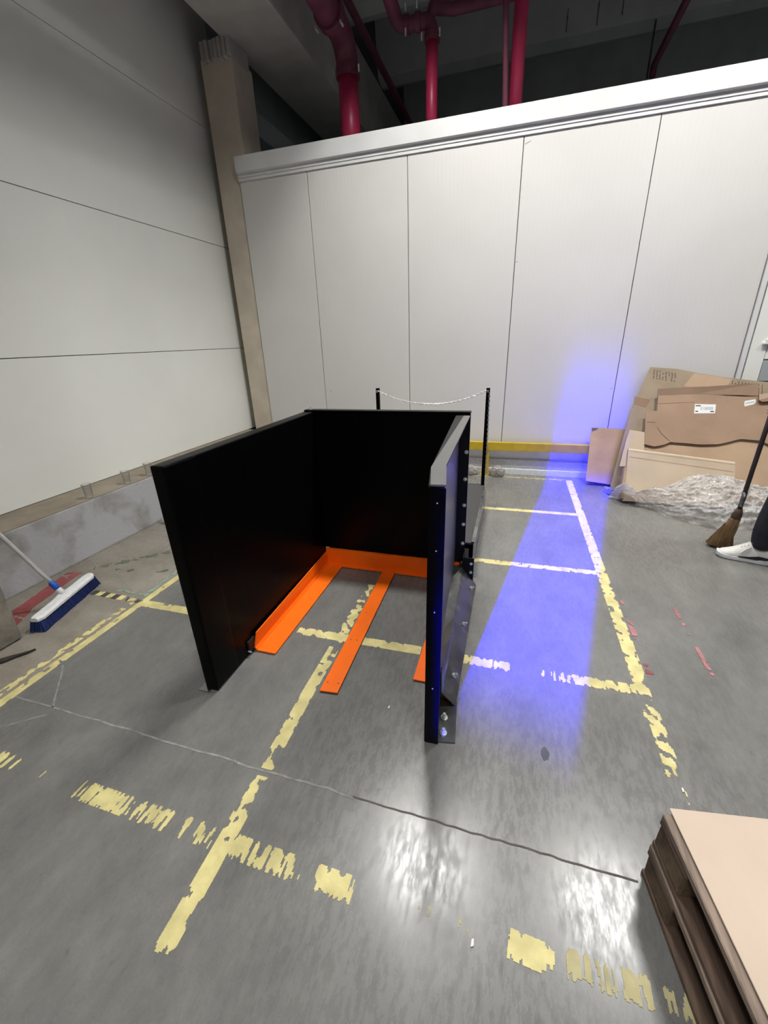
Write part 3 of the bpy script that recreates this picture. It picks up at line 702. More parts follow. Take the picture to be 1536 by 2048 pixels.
def chain(pts, wire=.0022, ll=.026, lw=.013):
    bm = B(); pts = [Vector(p) for p in pts]
    acc = [0]
    for a, b in zip(pts, pts[1:]): acc.append(acc[-1] + (b - a).length)
    n = int(acc[-1] / (ll * .78))
    def at(s):
        for i in range(len(pts) - 1):
            if s <= acc[i + 1]: return pts[i].lerp(pts[i + 1], (s - acc[i]) / max(1e-9, acc[i + 1] - acc[i])), (pts[i + 1] - pts[i]).normalized()
        return pts[-1], (pts[-1] - pts[-2]).normalized()
    for k in range(n):
        c, d = at((k + .5) * acc[-1] / n)
        up = Vector((0, 1, 0)) if abs(d.y) < .9 else Vector((0, 0, 1)); s = d.cross(up).normalized(); u = s.cross(d)
        w = (s if k % 2 else u)
        q = w.cross(d)
        loop = [c + d * (ll / 2 * math.cos(a)) + w * (lw / 2 * math.sin(a)) for a in [2 * PI * i / 8 for i in range(8)]]
        rings = []
        for i in range(8):
            o_ = (loop[i] - c).normalized()
            rings.append([bm.verts.new(loop[i] + (o_ * math.cos(a) + q * math.sin(a)) * wire) for a in (0, PI / 2, PI, 3 * PI / 2)])
        for i in range(8):
            a, b = rings[i], rings[(i + 1) % 8]
            for j in range(4): bm.faces.new((a[j], a[(j + 1) % 4], b[(j + 1) % 4], b[j]))
    return bm
cp = []
for i in range(25):
    t = i / 24; x = -1.222 + (-.232 + 1.222) * t
    cp.append((x, 3.818, 1.118 - .118 * (1 - (2 * t - 1) ** 2)))
o = obj('chain', chain(cp, .0023), M['chain'], g)
o = obj('chain', chain([(-.206, 3.826, 1.10), (-.200, 3.824, .8), (-.196, 3.826, .36)], .0023), M['chain'], g)

# ------------------------------------------------------------------ yellow guard rail at the wall foot
r_ = thing('guard_rail', 'low yellow steel guard rail standing along the foot of the white wall', 'rail', (-0.2, 5.0, 0))
bm = B(); box(bm, -1.6, 1.22, 4.975, 5.032, .302, .398, .005); obj('top_rail', bm, M['yellow'], r_)
for x in (-1.5, -.262, 1.10):
    bm = B(); box(bm, x - .036, x + .036, 4.985, 5.022, 0.004, .302, .004); lg = obj('leg', bm, M['yellow'], r_)
    bm = B(); box(bm, x - .06, x + .06, 4.965, 5.024, 0.0, .006); obj('foot_plate', bm, M['yellow'], lg)

# ------------------------------------------------------------------ crumpled bags behind the rail
def blob(name, c, s, m, label, cat, seed, rough=.35, group=None):
    bm = B(); bmesh.ops.create_icosphere(bm, subdivisions=4, radius=1.0)
    for v in bm.verts:
        p = v.co.copy()
        n = 1 + rough * mnoise.noise(p * 1.7 + Vector((seed, 0, 0))) + rough * .8 * abs(mnoise.noise(p * 4 + Vector((0, seed, 0)))) + rough * .3 * mnoise.noise(p * 11)
        v.co = Vector((p.x * s[0] * n, p.y * s[1] * n, p.z * s[2] * n))
    mz = min(v.co.z for v in bm.verts)
    for v in bm.verts:
        v.co.z = max(v.co.z, mz * .55)
    mz = min(v.co.z for v in bm.verts)
    bmesh.ops.translate(bm, verts=bm.verts[:], vec=(c[0], c[1], c[2] - mz))
    return tag(obj(name, bm, m), label, cat, group)
blob('crumpled_bag', (-.43, 4.93, 0), (.085, .040, .075), M['rag'], 'crumpled grey plastic bag left of the yellow rail leg', 'bag', 1.0, .2)
blob('crumpled_bag', (-.125, 4.925, 0), (.085, .040, .075), M['rag'], 'crumpled brownish grey bag right of the yellow rail leg', 'bag', 4.0, .2)

# ------------------------------------------------------------------ pipes
def flange(bm, c, axis, r, w=.03):
    a = Vector(axis).normalized(); tube(bm, [Vector(c) - a * w, Vector(c) + a * w], r, 20)
t = thing('water_pipe', 'thick red riser pipe with bolted collar near the left pillar', 'pipe', (-1.99, 5.6, 3.3))
bm = B(); tube(bm, [(-1.99, 5.6, 3.301), (-1.99, 5.6, 4.22)], .108, 24); obj('riser', bm, M['pipe'], t, True)
bm = B(); flange(bm, (-1.99, 5.6, 4.22), (0, 0, 1), .128, .045); fl = obj('collar', bm, M['pipe_dark'], t)
for s in (-1, 1):
    bm = B(); tube(bm, [(-1.99 + s * .14, 5.55, 4.19), (-1.99 + s * .14, 5.55, 4.25)], .012, 8); obj('collar_bolt', bm, M['bolt'], fl)
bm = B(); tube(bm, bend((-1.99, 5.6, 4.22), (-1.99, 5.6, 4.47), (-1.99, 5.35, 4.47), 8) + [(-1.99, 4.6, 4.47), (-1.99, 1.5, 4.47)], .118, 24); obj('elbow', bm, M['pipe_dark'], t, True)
bm = B(); flange(bm, (-1.99, 5.15, 4.47), (0, 1, 0), .145, .05); fl = obj('collar', bm, M['pipe_dark'], t)
for s in (-1, 1):
    bm = B(); tube(bm, [(-1.99 + s * .13, 5.09, 4.36), (-1.99 + s * .13, 5.16, 4.36)], .012, 8); obj('collar_bolt', bm, M['bolt'], fl)
t = thing('water_pipe', 'thinner red pipe that bends sideways twice at its top', 'pipe', (-1.075, 5.6, 3.3))
bm = B(); tube(bm, [(-1.075, 5.6, 3.301), (-1.075, 5.6, 4.36)], .060, 20); obj('riser', bm, M['pipe'], t, True)
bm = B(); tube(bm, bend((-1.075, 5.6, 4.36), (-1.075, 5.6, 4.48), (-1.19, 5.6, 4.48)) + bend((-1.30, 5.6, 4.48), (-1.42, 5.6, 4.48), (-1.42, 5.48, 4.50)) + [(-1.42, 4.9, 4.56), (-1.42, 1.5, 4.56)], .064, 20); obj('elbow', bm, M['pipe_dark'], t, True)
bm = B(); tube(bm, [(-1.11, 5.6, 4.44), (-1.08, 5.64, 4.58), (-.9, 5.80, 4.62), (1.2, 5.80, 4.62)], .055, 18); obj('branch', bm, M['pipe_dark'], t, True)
bm = B()
flange(bm, (-1.075, 5.6, 4.34), (0, 0, 1), .078, .03); flange(bm, (-1.215, 5.6, 4.48), (1, 0, 0), .078, .025); flange(bm, (-1.33, 5.6, 4.48), (1, 0, 0), .078, .02)
fl = obj('collar', bm, M['pipe_dark'], t)
for x, z in ((-1.165, 4.33), (-.985, 4.33), (-1.215, 4.57), (-1.33, 4.39), (-1.33, 4.57)):
    bm = B(); tube(bm, [(x, 5.52, z - .03), (x, 5.52, z + .03)], .009, 8); obj('collar_bolt', bm, M['bolt'], fl)
t = thing('water_pipe', 'straight plain red riser pipe, rightmost of the three', 'pipe', (-.225, 5.6, 3.3))
bm = B(); tube(bm, [(-.225, 5.6, 3.301), (-.225, 5.6, 6.095)], .066, 20); obj('riser', bm, M['pipe'], t, True)
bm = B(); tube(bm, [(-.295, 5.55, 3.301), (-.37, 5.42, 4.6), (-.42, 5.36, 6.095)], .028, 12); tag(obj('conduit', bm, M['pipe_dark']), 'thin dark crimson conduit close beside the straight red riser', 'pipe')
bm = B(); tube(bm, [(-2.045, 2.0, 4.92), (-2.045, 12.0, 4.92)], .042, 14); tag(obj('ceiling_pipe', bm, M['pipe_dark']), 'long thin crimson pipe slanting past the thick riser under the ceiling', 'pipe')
t = thing('ceiling_pipe', 'dark pipe hung from a rod under the ceiling at the right', 'pipe', (1.475, 6.5, 4.9))
bm = B(); tube(bm, [(1.475, 4.5, 4.9), (1.475, 8.35, 4.9), (1.475, 8.36, 4.78)], .042, 14); obj('run', bm, M['pipe_dark'], t, True)
bm = B(); tube(bm, [(1.40, 8.3, 4.75), (1.40, 8.3, 6.1)], .012, 8); obj('hanger', bm, M['tape_black'], t)

# ------------------------------------------------------------------ tumblers on the ledge and crumpled wrap
for k, (x, y, lab) in enumerate(((-3.215, 2.33, 'clear plastic tumbler on the ledge, farthest from the black guard'), (-3.215, 2.70, 'clear plastic tumbler standing between the two others on the ledge'), (-3.215, 2.95, 'clear plastic tumbler on the ledge half hidden by the black guard'))):
    x = -3.235
    t = thing('tumbler', lab, 'cup', (x, y, .447), 'clear tumblers on the ledge')
    bm = B()
    ro = lathe(bm, [(.026, .4475), (.027, .452), (.036, .566)], x, y, 24)
    ri = [[bm.verts.new((x + (v.co.x - x) * .94, y + (v.co.y - y) * .94, max(v.co.z, .456))) for v in r] for r in ro[1:]]
    for k2 in range(24):
        bm.faces.new((ri[0][k2], ri[0][(k2 + 1) % 24], ri[1][(k2 + 1) % 24], ri[1][k2]))
        bm.faces.new((ro[2][k2], ro[2][(k2 + 1) % 24], ri[1][(k2 + 1) % 24], ri[1][k2]))
    bm.faces.new(ri[0][::-1])
    obj('cup_wall', bm, M['glass'], t, True)
    bm = B(); bmesh.ops.create_circle(bm, cap_ends=True, radius=.026, segments=20, matrix=Matrix.Translation((x, y, .4565))); obj('cup_base', bm, M['film'], t)
blob('crumpled_wrap', (-3.10, 2.90, 0), (.05, .05, .045), M['film'], 'small ball of clear crumpled wrap against the kerb', 'wrap', 8.0, .5)

# ------------------------------------------------------------------ push broom
hd = Vector((-.30, .954, 0)).normalized(); hs = Vector((hd.y, -hd.x, 0))     # along the head / towards the room
hc = Vector((-2.705, 1.585, 0))
t = thing('push_broom', 'push broom with white head, blue bristles and metal handle leaning on the left wall', 'broom', hc)
def hp(a, b, z): return hc + hd * a + hs * b + Vector((0, 0, z))
bm = B()
n = 18; ra = []
for i in range(n + 1):
    a = -.262 + .524 * i / n
    sh = min(1, (n / 2 - abs(i - n / 2)) / 2.0 + .55)
    bulge = .012 * math.exp(-(a / .045) ** 2)
    w = .040 * sh
    ra.append([bm.verts.new(hp(a, q[0] * w, q[1])) for q in ((-1, .070), (-1, .084), (-.55, .094 + bulge), (.55, .094 + bulge), (1, .084), (1, .070))])
for a, b in zip(ra, ra[1:]):
    for k in range(6): bm.faces.new((a[k], a[(k + 1) % 6], b[(k + 1) % 6], b[k]))
bm.faces.new(ra[0]); bm.faces.new(ra[-1][::-1])
head = obj('broom_head', bm, M['white_plastic'], t)
# bristle tufts: rows of flared tufts, counted as one mass
bm = B()
for i in range(54):
    for j in range(6):
        a = -.252 + .504 * i / 53; b_ = -.030 + .060 * j / 5
        fa = a + (a / .25) * .016 + random.uniform(-.003, .003); fb = b_ * 1.45 + random.uniform(-.003, .003)
        top = hp(a, b_, .0715); bot = hp(fa, fb, .001 + random.uniform(0, .004))
        r0, r1 = .0048, .0062
        va = [bm.verts.new(top + (hd * math.cos(q) + hs * math.sin(q)) * r0) for q in (0, PI / 2, PI, 3 * PI / 2)]
        vb_ = [bm.verts.new(bot + (hd * math.cos(q) + hs * math.sin(q)) * r1) for q in (0, PI / 2, PI, 3 * PI / 2)]
        for k in range(4): bm.faces.new((va[k], va[(k + 1) % 4], vb_[(k + 1) % 4], vb_[k]))
        bm.faces.new(vb_)
br = obj('bristles', bm, M['blue_bristle'], t); br['kind'] = 'stuff'; br['label'] = 'dense blue bristles'
hdir = Vector((-.229, -.068, .413)).normalized()
s0 = hp(0, -.005, .095)
bm = B(); tube(bm, [s0 - hdir * .01, s0 + hdir * .035, s0 + hdir * .055], [.020, .018, .016], 16); obj('socket', bm, M['white_plastic'], t, True)
bm = B(); tube(bm, [s0 + hdir * .045, s0 + hdir * .055, s0 + hdir * .095, s0 + hdir * .105], [.017, .019, .019, .016], 16); obj('collar', bm, M['blue_plastic'], t, True)
bm = B(); tube(bm, [s0 + hdir * .10, s0 + hdir * 1.62], .0125, 16); obj('handle', bm, M['aluminium'], t, True)
bm = B(); tube(bm, [s0 + hdir * 1.60, s0 + hdir * 1.69], .015, 16); obj('grip', bm, M['blue_plastic'], t, True)

# scraps on the floor
bm = B()
prof = [(-2.60, 1.06), (-2.56, 1.115), (-2.50, 1.17), (-2.468, 1.208), (-2.478, 1.175), (-2.51, 1.13), (-2.535, 1.085), (-2.58, 1.035)]
prism(bm, [(x, y, .001) for x, y in prof], (0, 0, .012))
tag(obj('dark_scrap', bm, M['scrap']), 'thin dark torn strip of scrap lying beside the stained pillar', 'scrap')
for k, (x, y, s, lab) in enumerate(((.011, .634, .010, 'tiny white chip on the floor by the faint yellow dashes'), (-.433, 1.341, .008, 'tiny white chip on the floor between centre bar and right post'), (.703, 1.262, .009, 'tiny white curl at the near end of the right tape line'))):
    bm = B(); prism(bm, [(x - s * .4, y - s, .0012), (x + s * .4, y - s * .6, .0012), (x + s * .3, y + s, .0012), (x - s * .3, y + s * .7, .0012)], (0, 0, .003))
    tag(obj('paper_chip', bm, M['paper']), lab, 'litter')
bm = B(); bmesh.ops.create_circle(bm, cap_ends=True, radius=1, segments=20)
for v in bm.verts: v.co = Vector((.234 + v.co.x * .016 * (1 + .3 * mnoise.noise(v.co * 2)), 1.285 + v.co.y * .030 * (1 + .3 * mnoise.noise(v.co * 2)), .0011))
obj('floor_stain', bm, M['tape_black'], floor)

# ------------------------------------------------------------------ cardboard pile at the wall
def lean(y0, k):
    nrm = Vector((0, -1, k)).normalized()
    return (lambda x, z: Vector((x, y0 + k * z, z))), nrm
def card(name, pts, y0, k, m, label, parent=None, th=.006, cat='cardboard', group=None):
    f, nrm = lean(y0, k)
    bm = B()
    prism(bm, [f(x, z) for x, z in pts], -nrm * th)
    o = obj(name, bm, m, parent)
    if parent is None: tag(o, label, cat, group)
    elif label: o['label'] = label
    return o
c1 = card('cardboard_sheet', [(1.312, 1.205), (1.16, .80), (1.03, .10), (1.03, .02), (2.75, .02), (2.85, .98), (2.312, 1.058), (1.98, 1.10), (1.752, 1.14), (1.55, 1.185)], 4.50, .478, M['card_olive'], 'largest brown cardboard sheet leaning on the wall behind all the others')
f, nrm = lean(4.50, .478)
bm = B()
for (xa, xb, za, zb) in ((1.345, 1.56, 1.165, 1.130), (2.02, 2.29, 1.062, 1.018), (2.33, 2.46, 1.02, 1.0)):
    nx = int((xb - xa) / .026)
    for i in range(nx):
        x = xa + (xb - xa) * i / nx; z = za + (zb - za) * i / nx
        for j in range(5):
            if random.random() < .85:
                q = f(x + random.uniform(-.002, .002), z - j * .017 + random.uniform(-.002, .002)) + nrm * .0004
                prism(bm, [q, q + Vector((.010, 0, 0)), q + Vector((.010, .0055, .0115)), q + Vector((0, .0055, .0115))], nrm * .0004)
obj('printed_text', bm, M['ink'], c1)['kind'] = 'stuff'
bm = B(); prism(bm, [f(1.70, 1.14) + nrm * .0006, f(1.62, 1.03) + nrm * .0006, f(1.72, .99) + nrm * .0006, f(1.98, 1.02) + nrm * .0006, f(2.02, 1.085) + nrm * .0006, f(1.88, 1.115) + nrm * .0006], nrm * .0006); obj('worn_patch', bm, M['card_mid'], c1)
bm = B(); prism(bm, [f(1.185, .86) + nrm * .0006, f(1.19, .93) + nrm * .0006, f(1.335, .90) + nrm * .0006, f(1.30, .83) + nrm * .0006], nrm * .0006); obj('packing_tape', bm, M['brown_tape'], c1)
# second layer: label-bearing torn sheet, its paler backing sheet, narrow offcut, front flat carton, small square
c2b = card('cardboard_sheet', [(1.296, .62), (1.290, .02), (2.66, .02), (2.70, .66)], 4.435, .509, M['card_mid'], 'wide tan cardboard sheet below the torn brown one with labels')
c2 = card('cardboard_sheet', [(1.378, .945), (1.376, .806), (1.287, .796), (1.286, .700), (1.291, .500), (1.38, .482), (1.46, .500), (1.515, .527), (1.62, .522), (1.77, .513), (1.92, .520), (2.02, .548), (2.092, .572), (2.25, .560), (2.34, .52), (2.62, .53), (2.66, .93), (2.2, .935), (1.70, .955)], 4.412, .509, M['card_dark'], 'torn brown cardboard sheet with a white shipping label')
f, nrm = lean(4.412, .509)
def decal(name, pts, m, parent, lift=.0008, th=.0006):
    bm = B(); prism(bm, [f(x, z) + nrm * lift for x, z in pts], nrm * th); return obj(name, bm, m, parent)
lb = decal('shipping_label', [(1.705, .870), (1.880, .868), (1.876, .790), (1.702, .786)], M['paper'], c2)
bm = B()
for xa, xb, za in ((1.712, 1.755, .850), (1.712, 1.735, .800), (1.835, 1.868, .800)):
    prism(bm, [f(xa, za) + nrm * .0016, f(xb, za) + nrm * .0016, f(xb, za + .010) + nrm * .0016, f(xa, za + .010) + nrm * .0016], nrm * .0003)
obj('label_print', bm, M['ink'], lb)['kind'] = 'stuff'
bm = B()
for i in range(16):
    xa = 1.755 + i * .0066
    if random.random() < .8: prism(bm, [f(xa, .818) + nrm * .0016, f(xa + .003, .818) + nrm * .0016, f(xa + .003, .846) + nrm * .0016, f(xa, .846) + nrm * .0016], nrm * .0003)
obj('label_print', bm, M['ink_grey'], lb)['kind'] = 'stuff'
lb = decal('small_label', [(2.108, .878), (2.112, .900), (2.195, .915), (2.200, .890), (2.185, .872), (2.112, .852)], M['paper'], c2)
bm = B()
for xa in [2.118 + i * .006 for i in range(12)]:
    z = .870 + (xa - 2.11) * .22; prism(bm, [f(xa, z) + nrm * .0016, f(xa + .003, z) + nrm * .0016, f(xa + .003, z + .014) + nrm * .0016, f(xa, z + .014) + nrm * .0016], nrm * .0003)
obj('label_print', bm, M['ink_grey'], lb)['kind'] = 'stuff'
# folded flaps at the top of the torn sheet
bm = B(); prism(bm, [f(1.378, .950) + nrm * .002, f(1.372, 1.000) + nrm * .022, f(1.60, 1.015) + nrm * .024, f(1.80, 1.02) + nrm * .024, f(2.03, 1.035) + nrm * .024, f(2.205, 1.045) + nrm * .022, f(2.215, .945) + nrm * .002, f(1.72, .962) + nrm * .002], -nrm * .004); obj('flap', bm, M['card_dark'], c2)
bm = B(); prism(bm, [f(2.214, .955) + nrm * .02, f(2.21, .90) + nrm * .03, f(2.235, .885) + nrm * .03, f(2.45, .91) + nrm * .02, f(2.45, .97) + nrm * .02], -nrm * .02); obj('flap', bm, M['brown_tape'], c2)
for pts in ([(1.378, .806), (1.384, .806), (1.384, .945), (1.378, .945)], [(1.30, .700), (1.376, .700), (1.376, .704), (1.30, .704)], [(1.384, .870), (1.70, .885), (1.70, .8875), (1.384, .873)], [(1.39, .66), (1.43, .60), (1.51, .532), (1.514, .534), (1.434, .603), (1.394, .66)]):
    decal('crease', pts, M['ink'], c2, .0003, .0004)
card('cardboard_sheet', [(1.150, .630), (1.283, .612), (1.300, .300), (1.080, .290), (1.118, .50)], 4.420, .484, M['card_light'], 'narrow pale cardboard offcut at the left end of the pile')
f4, n4 = lean(4.25, .476)
bm = B()
prism(bm, [f4(1.112, .470), f4(1.100, .03), f4(1.95, .03), f4(1.996, .30), f4(1.990, .385)], -n4 * .05)
c4 = tag(obj('flat_carton', bm, M['card_light']), 'pale flattened carton in front of the pile, half under the plastic film', 'cardboard')
bm = B(); tube(bm, [f4(1.112, .480) - n4 * .02, f4(1.99, .395) - n4 * .02], .022, 10); obj('rolled_edge', bm, M['card_light'], c4)
bm = B(); prism(bm, [f4(1.13, .425) + n4 * .0006, f4(1.13, .419) + n4 * .0006, f4(1.985, .325) + n4 * .0006, f4(1.985, .331) + n4 * .0006], n4 * .0005); obj('crease', bm, M['card_mid'], c4)
bm = B(); prism(bm, [f4(1.09, .33) + n4 * .0, f4(1.075, .05), f4(1.10, .05), f4(1.115, .33)], -n4 * .07); obj('side_flap', bm, M['card_mid'], c4)
c5 = card('cardboard_square', [(.848, .585), (1.225, .570), (1.235, .020), (1.15, .020), (.828, .052)], 4.75, .489, M['card_square'], 'small square of tan cardboard leaning against the yellow rail', th=.008)
f, nrm = lean(4.75, .489)
bm = B(); prism(bm, [f(.850, .582) + nrm * .001, f(.856, .545) + nrm * .001, f(.905, .566) + nrm * .001, f(.915, .580) + nrm * .001], nrm * .0005); obj('corner_stain', bm, M['ink'], c5)
bm = B(); prism(bm, [(1.00, 4.66, .001), (1.22, 4.55, .001), (1.25, 4.58, .001), (1.03, 4.70, .001)], (0, 0, .018)); tag(obj('wood_slat', bm, M['card_light']), 'short pale slat on the floor under the small cardboard square', 'slat')

# ------------------------------------------------------------------ crinkled plastic film over the pile foot
def film(name, front, back, hgt, seed, label, nu=120, nv=60, amp=1.0):
    """sheet between a front edge on the floor and a back edge on the cardboard, billowing by hgt"""
    def poly(pts, t):
        s = t * (len(pts) - 1); i = min(int(s), len(pts) - 2); u = s - i
        return Vector(pts[i]).lerp(Vector(pts[i + 1]), u)
    bm = B(); g_ = []
    for i in range(nu + 1):
        row = []
        for j in range(nv + 1):
            u, v = i / nu, j / nv
            p = poly(front, u).lerp(poly(back, u), v)
            bul = hgt * math.sin(PI * min(1, v * 1.05)) ** .8 * (.55 + .45 * math.sin(PI * u))
            q = Vector((p.x * 3.2, p.y * 3.2 + p.z * 2, seed))
            n1 = mnoise.noise(q); n2 = 1 - abs(mnoise.noise(q * 2.6 + Vector((3, 1, 0)))) * 2; n3 = 1 - abs(mnoise.noise(q * 6.1 + Vector((1, 7, 0)))) * 2; n4_ = mnoise.noise(q * 14)
            d = (n1 * .035 + n2 * .022 + n3 * .012 + n4_ * .005) * amp * min(1, v * 5)
            z = p.z + bul + d
            ed = .02 * mnoise.noise((u * 18, v * 18, seed + 4))
            row.append(bm.verts.new((p.x + ed, p.y - bul * .3 - d * .8 + ed, max(.002 + .004 * abs(n3), z))))
        g_.append(row)
    for i in range(nu):
        for j in range(nv): bm.faces.new((g_[i][j], g_[i + 1][j], g_[i + 1][j + 1], g_[i][j + 1]))
    return tag(obj(name, bm, M['film'], None, True), label, 'plastic film')
film('plastic_film', [(1.00, 4.42, 0), (1.19, 4.32, 0), (1.445, 3.95, 0), (1.70, 3.78, 0), (1.995, 3.82, 0), (2.20, 3.95, 0), (2.60, 4.12, 0)],
     [(1.06, 4.235, .20), (1.17, 4.21, .10), (1.42, 4.22, .22), (1.605, 4.23, .30), (1.873, 4.25, .32), (2.08, 4.25, .26), (2.60, 4.25, .08)], .06, 2.0, 'heap of clear crinkled plastic film at the foot of the cardboard', 170, 90, 1.5)
film('plastic_film', [(.97, 4.62, 0), (1.02, 4.50, 0), (1.10, 4.43, 0), (1.17, 4.40, 0)], [(1.00, 4.66, .03), (1.04, 4.55, .05), (1.08, 4.47, .10), (1.15, 4.42, .08)], .035, 6.0, 'small loose tail of clear film beside the small cardboard square', 40, 24, .6)

# ------------------------------------------------------------------ stacked pallets with cardboard cover
PA = math.radians(8.8)
pc, ps = math.cos(PA), math.sin(PA)
PO = Vector((.494, .945, 0))        # far left floor corner; local x runs right along the far edge, local y runs back towards the camera
def pp(x, y, z): return PO + Vector((pc * x + ps * y, ps * x - pc * y, z))
def pbox(x0, x1, y0, y1, z0, z1, jit=.0, ch=.003):
    bm = B(); box(bm, x0, x1, y0, y1, z0, z1, ch, 1)
    for v in bm.verts:
        q = v.co.copy()
        v.co = pp(q.x + jit * mnoise.noise(q * 9), q.y + jit * mnoise.noise(q * 9 + Vector((5, 0, 0))), q.z + jit * .5 * mnoise.noise(q * 9 + Vector((0, 5, 0))))
    return bm
PW, PL = .80, 1.20
def pallet(z0, label, shift):
    t = thing('wooden_pallet', label, 'pallet', PO + Vector((0, 0, z0)), 'stack of two worn wooden pallets')
    for x in (0, .36, .70):
        obj('bottom_board', pbox(x + shift, x + .10 + shift, 0, PL, z0, z0 + .020, .004), M['wood'], t)
    for x in (0, .345, .69):
        for y in (0, .53, 1.055):
            obj('block', pbox(x + shift + .002, x + .108 + shift, y + .003, y + .140, z0 + .020, z0 + .098, .006, .006), M['wood_block'], t)
    for y in (0, .53, 1.055):
        obj('stringer_board', pbox(shift, PW + shift, y, y + .145, z0 + .098, z0 + .119, .004), M['wood'], t)
    for x in (0, .1625, .3275, .4925, .655):
        obj('deck_board', pbox(x + shift, x + (.145 if x in (0, .655) else .10) + shift, 0, PL, z0 + .119, z0 + .141, .004), M['wood_pale'], t)
pallet(0.0, 'lower of the two worn wooden pallets stacked at the right', 0.0)
pallet(.143, 'upper worn wooden pallet carrying the flat cardboard cover', 0.004)
bm = pbox(.026, .82, -.010, 1.21, .2875, .2920, 0.0, .001)
cv = tag(obj('cardboard_cover', bm, M['card_top']), 'flat pinkish cardboard cover lying on the pallet stack', 'cardboard')
bm = B()
for i in range(7):
    for j in range(5):
        x = .245 + i * .010 + j * .004; y = .30 + j * .016 + (i % 2) * .006
        if (i - 3) ** 2 + (j - 2) ** 2 < 11:
            prism(bm, [pp(x, y, .2922), pp(x + .006, y, .2922), pp(x + .009, y + .010, .2922), pp(x + .003, y + .010, .2922)], (0, 0, .0002))
obj('shoe_print', bm, M['card_mid'], cv)

# ------------------------------------------------------------------ person with corn broom (mostly outside the frame)
def skin(verts, edges, radii, name, m, parent, root=0, sub=2):
    me = bpy.data.meshes.new(name)
    off = parent.location if parent else Vector((0, 0, 0))
    me.from_pydata([tuple(Vector(v) - off) for v in verts], edges, [])
    o = bpy.data.objects.new(name, me)
    COL.objects.link(o)
    o.modifiers.new('skin', 'SKIN').use_smooth_shade = True
    for i, s in enumerate(me.skin_vertices[0].data):
        r = radii[i]; s.radius = r if isinstance(r, tuple) else (r, r)
        s.use_root = (i == root)
    md = o.modifiers.new('sub', 'SUBSURF'); md.levels = sub; md.render_levels = sub
    dg = bpy.context.evaluated_depsgraph_get()
    nm = bpy.data.meshes.new_from_object(o.evaluated_get(dg))
    o.modifiers.clear(); o.data = nm; nm.name = name
    nm.materials.clear(); nm.materials.append(m)
    for f_ in nm.polygons: f_.use_smooth = True
    if parent: o.parent = parent
    return o
p = thing('person', 'person in dark trousers and white sneakers standing with the straw broom', 'person', (1.86, 3.33, 0))
body_v = [(1.86, 3.33, .95), (1.85, 3.33, 1.12), (1.84, 3.33, 1.32), (1.835, 3.33, 1.46), (1.828, 3.33, 1.50), (1.775, 3.33, 1.60), (1.795, 3.33, 1.69),
          (1.84, 3.15, 1.42), (1.83, 3.07, 1.16), (1.69, 3.29, 1.06), (1.84, 3.51, 1.42), (1.86, 3.60, 1.20), (1.70, 3.42, 1.24),
          (1.86, 3.24, .88), (1.76, 3.215, .50), (1.735, 3.235, .10), (1.87, 3.42, .88), (1.95, 3.46, .50), (2.12, 3.48, .12), (1.655, 3.31, 1.06), (1.665, 3.395, 1.25)]
body_e = [(0, 1), (1, 2), (2, 3), (3, 4), (4, 5), (5, 6), (2, 7), (7, 8), (8, 9), (2, 10), (10, 11), (11, 12), (0, 13), (13, 14), (14, 15), (0, 16), (16, 17), (17, 18), (9, 19), (12, 20)]
body_r = [(.13, .10), (.12, .09), (.15, .10), .058, .054, (.070, .074), (.078, .090), .055, .042, .028, .055, .042, .028, .075, .050, .038, .075, .050, .038, (.02, .032), (.02, .032)]
skin(body_v, body_e, body_r, 'body', M['skin'], p)
skin([body_v[i] for i in (0, 13, 14)] + [(1.738, 3.232, .26), (1.752, 3.234, .15), (1.760, 3.236, .105)] + [body_v[i] for i in (16, 17)] + [(2.08, 3.475, .24), (2.12, 3.48, .105)] + [(1.86, 3.33, 1.07)],
     [(0, 1), (1, 2), (2, 3), (3, 4), (4, 5), (0, 6), (6, 7), (7, 8), (8, 9), (0, 10)], [(.165, .135), .105, .080, .074, .076, .066, .105, .080, .074, .076, (.155, .13)], 'trousers', M['trousers'], p)
skin([(1.862, 3.33, .88), (1.85, 3.33, 1.08), (1.84, 3.33, 1.33), (1.838, 3.33, 1.47), body_v[7], body_v[8], (1.725, 3.235, 1.09), body_v[10], body_v[11], (1.745, 3.47, 1.225)],
     [(0, 1), (1, 2), (2, 3), (2, 4), (4, 5), (5, 6), (2, 7), (7, 8), (8, 9)], [(.185, .15), (.165, .135), (.17, .125), .075, .075, .055, .040, .075, .055, .040], 'shirt', M['shirt'], p)
# face and hair
bm = B(); bmesh.ops.create_uvsphere(bm, u_segments=20, v_segments=14, radius=1)
for v in bm.verts:
    v.co = Vector((1.805 + v.co.x * .098, 3.33 + v.co.y * .084, 1.70 + v.co.z * .085)); v.co.z = max(v.co.z, 1.665 + max(0, 1.80 - v.co.x) * .55)
obj('hair', bm, M['hair'], p, True)
skin([(1.715, 3.33, 1.665), (1.695, 3.33, 1.640), (1.692, 3.33, 1.632)], [(0, 1), (1, 2)], [.010, .013, .012], 'nose', M['skin'], p)
for s in (-1, 1):
    bm = B(); bmesh.ops.create_uvsphere(bm, u_segments=10, v_segments=8, radius=.010, matrix=Matrix.Translation((1.722, 3.33 + s * .030, 1.667))); obj('eye', bm, M['paper'], p, True)
    bm = B(); bmesh.ops.create_uvsphere(bm, u_segments=10, v_segments=8, radius=1.0)
    for v in bm.verts: v.co = Vector((1.80 + v.co.x * .018, 3.33 + s * .083 + v.co.y * .010, 1.645 + v.co.z * .030))
    obj('ear', bm, M['skin'], p, True)
bm = B(); box(bm, 1.712, 1.722, 3.308, 3.352, 1.598, 1.606, .003); obj('mouth', bm, M['tape_pink'], p)
